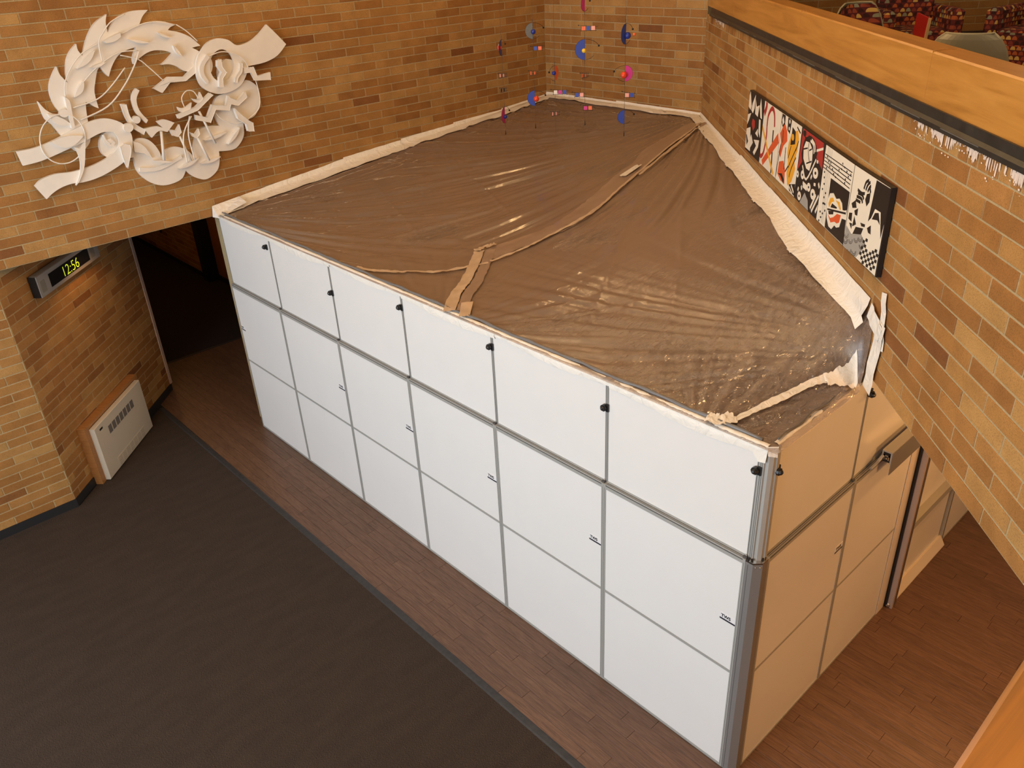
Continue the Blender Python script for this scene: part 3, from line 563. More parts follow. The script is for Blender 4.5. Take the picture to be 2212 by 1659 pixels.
SL=[('leaf_crest',[(-1.383,4.114),(-1.434,4.232),(-1.481,4.293),(-1.492,4.382),(-1.498,4.468),(-1.453,4.382),(-1.39,4.332),(-1.321,4.321),(-1.357,4.4),(-1.37,4.508),(-1.346,4.609),(-1.284,4.705),(-1.236,4.759),(-1.23,4.691),(-1.201,4.635),(-1.179,4.599),(-1.171,4.677),(-1.129,4.801),(-1.068,4.884),(-0.995,4.942),(-0.996,4.882),(-0.968,4.827),(-0.926,4.906),(-0.857,5.015),(-0.761,5.114),(-0.631,5.181),(-0.66,5.11),(-0.667,5.014),(-0.615,5.074),(-0.518,5.149),(-0.381,5.188),(-0.21,5.184),(-0.283,5.127),(-0.343,5.041),(-0.226,5.07),(-0.109,5.069),(0.051,5.019),(-0.014,5.002),(-0.051,4.975),(0.069,4.94),(0.178,4.88),(0.265,4.787),(0.168,4.777),(0.222,4.743),(0.256,4.717),(0.213,4.637),(0.17,4.528),(0.034,4.553),(-0.045,4.613),(-0.129,4.644),(-0.207,4.647),(-0.131,4.693),(-0.057,4.747),(-0.125,4.778),(-0.24,4.796),(-0.333,4.779),(-0.434,4.73),(-0.488,4.689),(-0.483,4.749),(-0.423,4.85),(-0.552,4.825),(-0.635,4.781),(-0.714,4.697),(-0.771,4.604),(-0.8,4.641),(-0.83,4.705),(-0.866,4.676),(-0.915,4.576),(-0.952,4.473),(-0.955,4.317),(-0.996,4.344),(-1.039,4.385),(-1.063,4.395),(-1.08,4.316),(-1.098,4.181),(-1.117,4.045),(-1.156,3.981),(-1.224,3.937),(-1.291,3.943),(-1.329,4.0),(-1.361,4.075)],[],-0.05,0.0),('cloud_base',[(-0.704,3.91),(-0.68,3.942),(-0.624,3.954),(-0.542,3.924),(-0.484,3.854),(-0.451,3.773),(-0.449,3.719),(-0.378,3.781),(-0.279,3.797),(-0.177,3.758),(-0.118,3.701),(-0.09,3.649),(-0.044,3.802),(0.039,3.91),(0.147,3.945),(0.294,3.927),(0.266,4.024),(0.266,4.145),(0.334,4.24),(0.457,4.267),(0.646,4.346),(0.736,4.363),(0.827,4.298),(0.857,4.193),(0.831,4.072),(0.756,3.974),(0.659,3.935),(0.586,3.908),(0.56,3.77),(0.477,3.674),(0.381,3.636),(0.22,3.651),(0.209,3.566),(0.167,3.462),(0.084,3.399),(-0.008,3.373),(-0.1,3.406),(-0.17,3.461),(-0.213,3.517),(-0.273,3.443),(-0.378,3.411),(-0.505,3.412),(-0.618,3.463),(-0.702,3.551),(-0.744,3.65),(-0.738,3.769),(-0.793,3.772),(-0.743,3.873)],[],-0.05,-0.01),('disc',[(-0.852,3.931),(-0.862,3.902),(-0.877,3.876),(-0.896,3.853),(-0.918,3.835),(-0.941,3.823),(-0.965,3.818),(-0.988,3.819),(-1.009,3.826),(-1.026,3.84),(-1.041,3.859),(-1.05,3.883),(-1.055,3.91),(-1.054,3.938),(-1.048,3.967),(-1.038,3.996),(-1.023,4.021),(-1.004,4.044),(-0.983,4.061),(-0.961,4.073),(-0.937,4.079),(-0.914,4.078),(-0.893,4.071),(-0.875,4.058),(-0.861,4.039),(-0.851,4.016),(-0.846,3.989),(-0.846,3.96)],[],-0.05,-0.005),('disc',[(0.35,4.571),(0.341,4.544),(0.329,4.52),(0.312,4.499),(0.293,4.482),(0.272,4.47),(0.251,4.463),(0.23,4.463),(0.211,4.469),(0.194,4.48),(0.18,4.497),(0.17,4.517),(0.165,4.541),(0.165,4.567),(0.169,4.594),(0.177,4.619),(0.19,4.643),(0.206,4.664),(0.225,4.681),(0.245,4.693),(0.267,4.7),(0.287,4.7),(0.307,4.695),(0.324,4.684),(0.338,4.668),(0.348,4.647),(0.353,4.624),(0.354,4.598)],[],-0.05,0.01),('disc',[(0.636,4.46),(0.626,4.429),(0.61,4.4),(0.59,4.375),(0.566,4.355),(0.539,4.341),(0.512,4.334),(0.485,4.334),(0.46,4.342),(0.437,4.355),(0.419,4.375),(0.406,4.4),(0.399,4.429),(0.397,4.459),(0.401,4.491),(0.412,4.521),(0.427,4.55),(0.447,4.574),(0.47,4.594),(0.496,4.608),(0.523,4.615),(0.55,4.615),(0.575,4.609),(0.598,4.595),(0.616,4.576),(0.63,4.551),(0.638,4.523),(0.64,4.492)],[],-0.05,0.0),('ribbon',[(-1.835,4.049),(-1.667,4.054),(-1.459,4.097),(-1.222,4.172),(-1.044,4.217),(-0.905,4.211),(-0.781,4.145),(-0.72,4.049),(-0.718,3.947),(-0.762,3.839),(-0.859,3.755),(-1.025,3.686),(-1.18,3.645),(-1.324,3.633),(-1.433,3.642),(-1.547,3.624),(-1.639,3.587),(-1.709,3.543),(-1.777,3.692),(-1.698,3.743),(-1.558,3.769),(-1.399,3.757),(-1.228,3.772),(-1.077,3.806),(-0.947,3.86),(-0.869,3.932),(-0.857,4.002),(-0.89,4.065),(-0.969,4.086),(-1.057,4.073),(-1.21,4.024),(-1.431,3.968),(-1.644,3.92),(-1.818,3.907)],[],0.0,0.035),('ribbon',[(0.24,4.736),(0.33,4.81),(0.45,4.842),(0.574,4.815),(0.667,4.748),(0.814,4.765),(0.949,4.83),(1.073,4.923),(1.173,4.815),(1.277,4.692),(1.144,4.587),(0.972,4.532),(0.742,4.516),(0.714,4.431),(0.613,4.324),(0.449,4.273),(0.301,4.283),(0.174,4.364),(0.134,4.479),(0.153,4.605),(0.191,4.685)],[[(0.587,4.543),(0.575,4.506),(0.556,4.472),(0.531,4.442),(0.502,4.418),(0.471,4.402),(0.438,4.394),(0.405,4.394),(0.375,4.402),(0.348,4.419),(0.326,4.442),(0.31,4.472),(0.301,4.505),(0.299,4.542),(0.305,4.579),(0.317,4.615),(0.335,4.648),(0.359,4.677),(0.388,4.701),(0.419,4.717),(0.451,4.726),(0.483,4.727),(0.513,4.719),(0.54,4.703),(0.563,4.68),(0.579,4.651),(0.589,4.618),(0.592,4.581)]],0.01,0.045),('zigzag_arm',[(-0.359,4.431),(-0.177,4.519),(-0.003,4.502),(0.118,4.579),(0.196,4.641),(0.199,4.555),(0.008,4.455),(-0.165,4.465),(-0.275,4.376)],[],-0.01,0.02),('zigzag_arm',[(0.685,4.51),(0.804,4.503),(0.829,4.402),(0.996,4.418),(0.988,4.338),(0.79,4.359),(0.757,4.449),(0.681,4.452)],[],0.045,0.07),('zigzag_arm',[(-0.191,4.134),(0.03,4.183),(0.228,4.3),(0.26,4.276),(0.047,4.143),(-0.183,4.095)],[],0.03,0.07),('zigzag_arm',[(0.017,4.095),(0.14,4.052),(0.227,4.173),(0.386,4.141),(0.434,4.239),(0.458,4.213),(0.538,4.174),(0.649,4.248),(0.658,4.19),(0.533,4.118),(0.449,4.146),(0.415,4.083),(0.255,4.116),(0.167,3.99),(0.009,4.047)],[],0.02,0.06),('zigzag_arm',[(0.476,4.097),(0.54,4.018),(0.604,3.953),(0.667,3.904),(0.661,3.81),(0.593,3.822),(0.584,3.902),(0.497,3.979)],[],0.02,0.07),('zigzag_arm',[(0.38,4.623),(0.423,4.632),(0.418,4.554),(0.456,4.491),(0.396,4.433),(0.386,4.346),(0.341,4.353),(0.361,4.452),(0.4,4.498),(0.367,4.567)],[],0.05,0.1),('arc_band',[(-0.736,4.325),(-0.685,4.317),(-0.68,4.2),(-0.639,4.107),(-0.554,4.035),(-0.586,3.99),(-0.684,4.079),(-0.726,4.193)],[],0.0,0.04),('arc_band',[(-0.544,4.459),(-0.514,4.434),(-0.569,4.351),(-0.567,4.238),(-0.504,4.128),(-0.53,4.099),(-0.608,4.223),(-0.617,4.352),(-0.583,4.423)],[],0.0,0.04),('arc_band',[(0.279,4.698),(0.311,4.666),(0.224,4.584),(0.207,4.5),(0.245,4.423),(0.215,4.401),(0.165,4.491),(0.176,4.59)],[],0.045,0.08),('arc_band',[(0.647,4.567),(0.674,4.557),(0.649,4.471),(0.59,4.413),(0.567,4.364),(0.543,4.374),(0.559,4.424),(0.624,4.489)],[],0.045,0.08),('disc',[(-0.589,4.147),(-0.592,4.139),(-0.597,4.132),(-0.604,4.125),(-0.611,4.12),(-0.62,4.117),(-0.628,4.116),(-0.637,4.116),(-0.645,4.119),(-0.653,4.123),(-0.659,4.129),(-0.663,4.135),(-0.666,4.143),(-0.666,4.151),(-0.665,4.16),(-0.662,4.168),(-0.657,4.175),(-0.651,4.181),(-0.643,4.186),(-0.635,4.189),(-0.626,4.191),(-0.617,4.19),(-0.609,4.188),(-0.602,4.184),(-0.596,4.178),(-0.591,4.171),(-0.588,4.164),(-0.588,4.155)],[],0.0,0.06),('disc',[(-0.688,4.083),(-0.692,4.074),(-0.698,4.065),(-0.706,4.058),(-0.715,4.052),(-0.726,4.049),(-0.737,4.047),(-0.748,4.048),(-0.758,4.051),(-0.767,4.056),(-0.775,4.063),(-0.78,4.071),(-0.783,4.08),(-0.784,4.09),(-0.783,4.1),(-0.779,4.109),(-0.773,4.118),(-0.765,4.125),(-0.756,4.131),(-0.746,4.134),(-0.735,4.136),(-0.724,4.135),(-0.714,4.132),(-0.704,4.127),(-0.697,4.121),(-0.691,4.112),(-0.688,4.103),(-0.687,4.093)],[],0.03,0.07),('disc',[(-1.264,4.324),(-1.268,4.315),(-1.273,4.308),(-1.281,4.301),(-1.289,4.296),(-1.299,4.293),(-1.309,4.292),(-1.319,4.292),(-1.328,4.295),(-1.336,4.299),(-1.343,4.305),(-1.348,4.312),(-1.351,4.32),(-1.351,4.329),(-1.35,4.338),(-1.346,4.346),(-1.341,4.353),(-1.333,4.36),(-1.325,4.365),(-1.315,4.368),(-1.306,4.37),(-1.296,4.369),(-1.286,4.367),(-1.278,4.362),(-1.271,4.356),(-1.266,4.349),(-1.263,4.341),(-1.263,4.332)],[],0.0,0.05),('tulip_head',[(-0.309,3.994),(-0.245,3.976),(-0.19,4.029),(-0.186,3.946),(-0.234,3.907),(-0.291,3.929)],[],0.03,0.06),('tulip_head',[(-0.089,3.926),(-0.043,3.902),(0.012,3.949),(0.014,3.889),(-0.03,3.855),(-0.07,3.877)],[],0.03,0.06),('tulip_head',[(-0.164,4.212),(-0.102,4.192),(0.002,4.233),(-0.035,4.162),(-0.11,4.145),(-0.155,4.17)],[],0.03,0.06),('tulip_head',[(0.021,4.271),(0.075,4.253),(0.121,4.327),(0.143,4.253),(0.083,4.218),(0.042,4.234)],[],0.03,0.06),('fan_flower',[(-0.569,4.05),(-0.44,4.053),(-0.374,4.027),(-0.423,4.101),(-0.334,4.108),(-0.235,4.057),(-0.334,3.975),(-0.423,4.001),(-0.514,3.946)],[],0.02,0.05),('fin',[(-0.743,4.941),(-0.672,4.972),(-0.567,5.003),(-0.569,4.968),(-0.643,4.93),(-0.727,4.924)],[],0.0,0.06),('fin',[(-0.498,4.934),(-0.475,4.92),(-0.452,4.908),(-0.428,4.897),(-0.403,4.889),(-0.376,4.883),(-0.348,4.88),(-0.319,4.878),(-0.29,4.878),(-0.315,4.887),(-0.34,4.896),(-0.366,4.905),(-0.392,4.912),(-0.418,4.919),(-0.444,4.924),(-0.471,4.929)],[],-0.01,0.05),('fin',[(-0.185,4.968),(-0.174,4.954),(-0.162,4.941),(-0.149,4.93),(-0.134,4.921),(-0.118,4.913),(-0.1,4.908),(-0.081,4.904),(-0.061,4.901),(-0.075,4.911),(-0.09,4.921),(-0.105,4.93),(-0.12,4.939),(-0.136,4.947),(-0.152,4.954),(-0.169,4.961)],[],-0.01,0.05),('fin',[(-0.05,4.825),(-0.049,4.806),(-0.047,4.788),(-0.042,4.77),(-0.035,4.754),(-0.025,4.74),(-0.013,4.727),(0.002,4.715),(0.018,4.703),(0.012,4.72),(0.006,4.736),(-0.001,4.752),(-0.009,4.768),(-0.018,4.783),(-0.028,4.797),(-0.039,4.811)],[],-0.01,0.05),('fin',[(-1.065,4.723),(-1.031,4.731),(-0.998,4.74),(-0.967,4.753),(-0.939,4.77),(-0.913,4.79),(-0.89,4.815),(-0.87,4.843),(-0.85,4.872),(-0.88,4.857),(-0.909,4.841),(-0.937,4.825),(-0.965,4.807),(-0.991,4.787),(-1.016,4.767),(-1.041,4.745)],[],-0.01,0.05),('fin',[(-0.933,4.715),(-0.913,4.711),(-0.894,4.709),(-0.874,4.709),(-0.855,4.712),(-0.836,4.717),(-0.817,4.726),(-0.798,4.737),(-0.78,4.748),(-0.8,4.747),(-0.819,4.745),(-0.838,4.742),(-0.858,4.739),(-0.877,4.734),(-0.896,4.728),(-0.914,4.722)],[],-0.01,0.05),('fin',[(-1.168,4.463),(-1.141,4.471),(-1.116,4.48),(-1.094,4.492),(-1.076,4.508),(-1.062,4.527),(-1.052,4.549),(-1.045,4.574),(-1.039,4.6),(-1.059,4.586),(-1.079,4.571),(-1.097,4.556),(-1.114,4.54),(-1.129,4.522),(-1.143,4.503),(-1.156,4.483)],[],-0.01,0.05),('fin',[(-0.547,3.705),(-0.526,3.691),(-0.504,3.678),(-0.482,3.667),(-0.458,3.659),(-0.433,3.654),(-0.408,3.652),(-0.381,3.652),(-0.354,3.653),(-0.378,3.662),(-0.401,3.671),(-0.425,3.679),(-0.449,3.686),(-0.473,3.692),(-0.498,3.697),(-0.522,3.701)],[],-0.02,0.05),('fin',[(-0.296,3.564),(-0.262,3.563),(-0.229,3.564),(-0.197,3.567),(-0.166,3.574),(-0.136,3.585),(-0.107,3.6),(-0.079,3.618),(-0.051,3.637),(-0.083,3.631),(-0.115,3.625),(-0.146,3.618),(-0.177,3.609),(-0.207,3.599),(-0.237,3.588),(-0.266,3.576)],[],-0.02,0.05),('fin',[(-0.033,3.569),(-0.002,3.564),(0.028,3.559),(0.058,3.558),(0.088,3.56),(0.118,3.565),(0.147,3.574),(0.176,3.586),(0.205,3.599),(0.174,3.599),(0.144,3.598),(0.114,3.596),(0.084,3.593),(0.054,3.588),(0.025,3.583),(-0.004,3.576)],[],-0.02,0.05),('fin',[(0.062,3.81),(0.098,3.807),(0.133,3.805),(0.168,3.806),(0.203,3.81),(0.238,3.817),(0.271,3.828),(0.305,3.842),(0.338,3.857),(0.303,3.854),(0.267,3.851),(0.232,3.847),(0.198,3.842),(0.163,3.835),(0.129,3.828),(0.096,3.819)],[],-0.02,0.05),('fin',[(0.327,3.718),(0.356,3.731),(0.384,3.744),(0.41,3.76),(0.434,3.778),(0.455,3.799),(0.473,3.823),(0.489,3.848),(0.504,3.874),(0.479,3.857),(0.455,3.839),(0.431,3.821),(0.409,3.802),(0.387,3.782),(0.366,3.761),(0.346,3.74)],[],-0.02,0.05),('petal',[(-1.516,4.086),(-1.481,4.055),(-1.444,4.029),(-1.407,4.011),(-1.368,4.005),(-1.327,4.012),(-1.285,4.03),(-1.241,4.057),(-1.198,4.089),(-1.237,4.1),(-1.276,4.109),(-1.316,4.115),(-1.355,4.116),(-1.395,4.114),(-1.435,4.107),(-1.476,4.097)],[],0.035,0.075),('petal',[(-1.456,4.347),(-1.446,4.313),(-1.433,4.282),(-1.416,4.255),(-1.394,4.234),(-1.367,4.22),(-1.335,4.211),(-1.299,4.208),(-1.261,4.207),(-1.281,4.23),(-1.302,4.253),(-1.324,4.274),(-1.348,4.293),(-1.373,4.309),(-1.4,4.323),(-1.428,4.336)],[],0.0,0.04),('petal',[(-1.258,4.483),(-1.224,4.431),(-1.235,4.305),(-1.247,4.185),(-1.279,4.179),(-1.274,4.285)],[],0.0,0.05),('petal',[(-0.873,3.916),(-0.822,3.943),(-0.77,3.919),(-0.778,3.847),(-0.854,3.693),(-0.871,3.793)],[],0.035,0.075),('petal',[(-0.711,3.938),(-0.651,3.912),(-0.596,3.836),(-0.557,3.724),(-0.636,3.799),(-0.725,3.831)],[],-0.01,0.03),('petal',[(-0.997,4.055),(-0.992,3.997),(-0.931,4.014),(-0.897,3.965),(-0.92,3.924),(-0.966,3.938),(-1.003,3.985)],[],-0.005,0.03),('horn',[(-1.312,3.995),(-1.27,3.977),(-1.197,4.026),(-1.247,3.866),(-1.291,3.761),(-1.362,3.661),(-1.405,3.623),(-1.336,3.728),(-1.298,3.834),(-1.296,3.933)],[],0.035,0.07),('plank_strip',[(-0.709,3.655),(-0.508,3.629),(-0.238,3.697),(-0.233,3.666),(-0.503,3.59),(-0.72,3.612)],[],-0.01,0.02)]
RD=[([(-0.468,5.171),(-0.63,5.109),(-0.731,5.017),(-0.796,4.933),(-0.811,4.759)],0.05,0.006),([(-0.786,4.932),(-0.968,4.862),(-1.107,4.749),(-1.215,4.607),(-1.25,4.468)],0.04,0.006),([(-1.049,4.584),(-0.878,4.707),(-0.639,4.817),(-0.425,4.819)],0.04,0.006),([(-0.417,4.808),(-0.494,4.685),(-0.652,4.501),(-0.871,4.327),(-1.174,4.239)],0.03,0.008),([(-0.598,4.671),(-0.792,4.507),(-0.959,4.409),(-1.204,4.366)],0.03,0.007),([(-0.61,4.793),(-0.441,4.732),(-0.349,4.639),(-0.23,4.491)],0.02,0.006),([(-1.181,4.056),(-1.2,4.007),(-1.228,3.962),(-1.264,3.922),(-1.304,3.891),(-1.349,3.869),(-1.396,3.856),(-1.442,3.855),(-1.486,3.863),(-1.525,3.882),(-1.559,3.91),(-1.584,3.946),(-1.602,3.988),(-1.61,4.034),(-1.609,4.083),(-1.599,4.132),(-1.58,4.179),(-1.553,4.222),(-1.519,4.26),(-1.48,4.29),(-1.437,4.313),(-1.392,4.326),(-1.346,4.329),(-1.303,4.322),(-1.263,4.305),(-1.228,4.278),(-1.201,4.244),(-1.182,4.202),(-1.172,4.156),(-1.172,4.106),(-1.181,4.056)],0.05,0.006),([(0.043,5.021),(0.139,4.947),(0.236,4.836)],0.02,0.006),([(-0.545,4.99),(-0.359,5.05),(-0.209,5.069),(0.031,5.022)],0.03,0.006),([(0.301,4.674),(0.455,4.705),(0.611,4.666),(0.71,4.581),(0.742,4.496)],0.07,0.006),([(0.815,4.349),(0.826,4.171),(0.768,4.025),(0.526,3.924),(0.334,3.987),(0.25,4.092)],0.04,0.006),([(-0.085,4.199),(-0.092,4.295),(-0.021,4.359),(0.054,4.343),(0.091,4.267)],0.05,0.006),([(-0.031,4.094),(-0.147,3.95),(-0.191,3.807),(-0.195,3.611)],0.05,0.008),([(-0.051,4.098),(-0.112,3.898),(-0.106,3.629)],0.05,0.008),([(-0.209,3.907),(-0.142,3.609)],0.04,0.012),([(-0.395,3.992),(-0.444,3.687)],0.04,0.016),([(-0.013,3.857),(0.062,3.583)],0.04,0.014),([(0.07,4.129),(0.179,3.755)],0.04,0.014),([(-0.993,4.06),(-0.976,3.993),(-0.943,3.958)],0.02,0.015)]
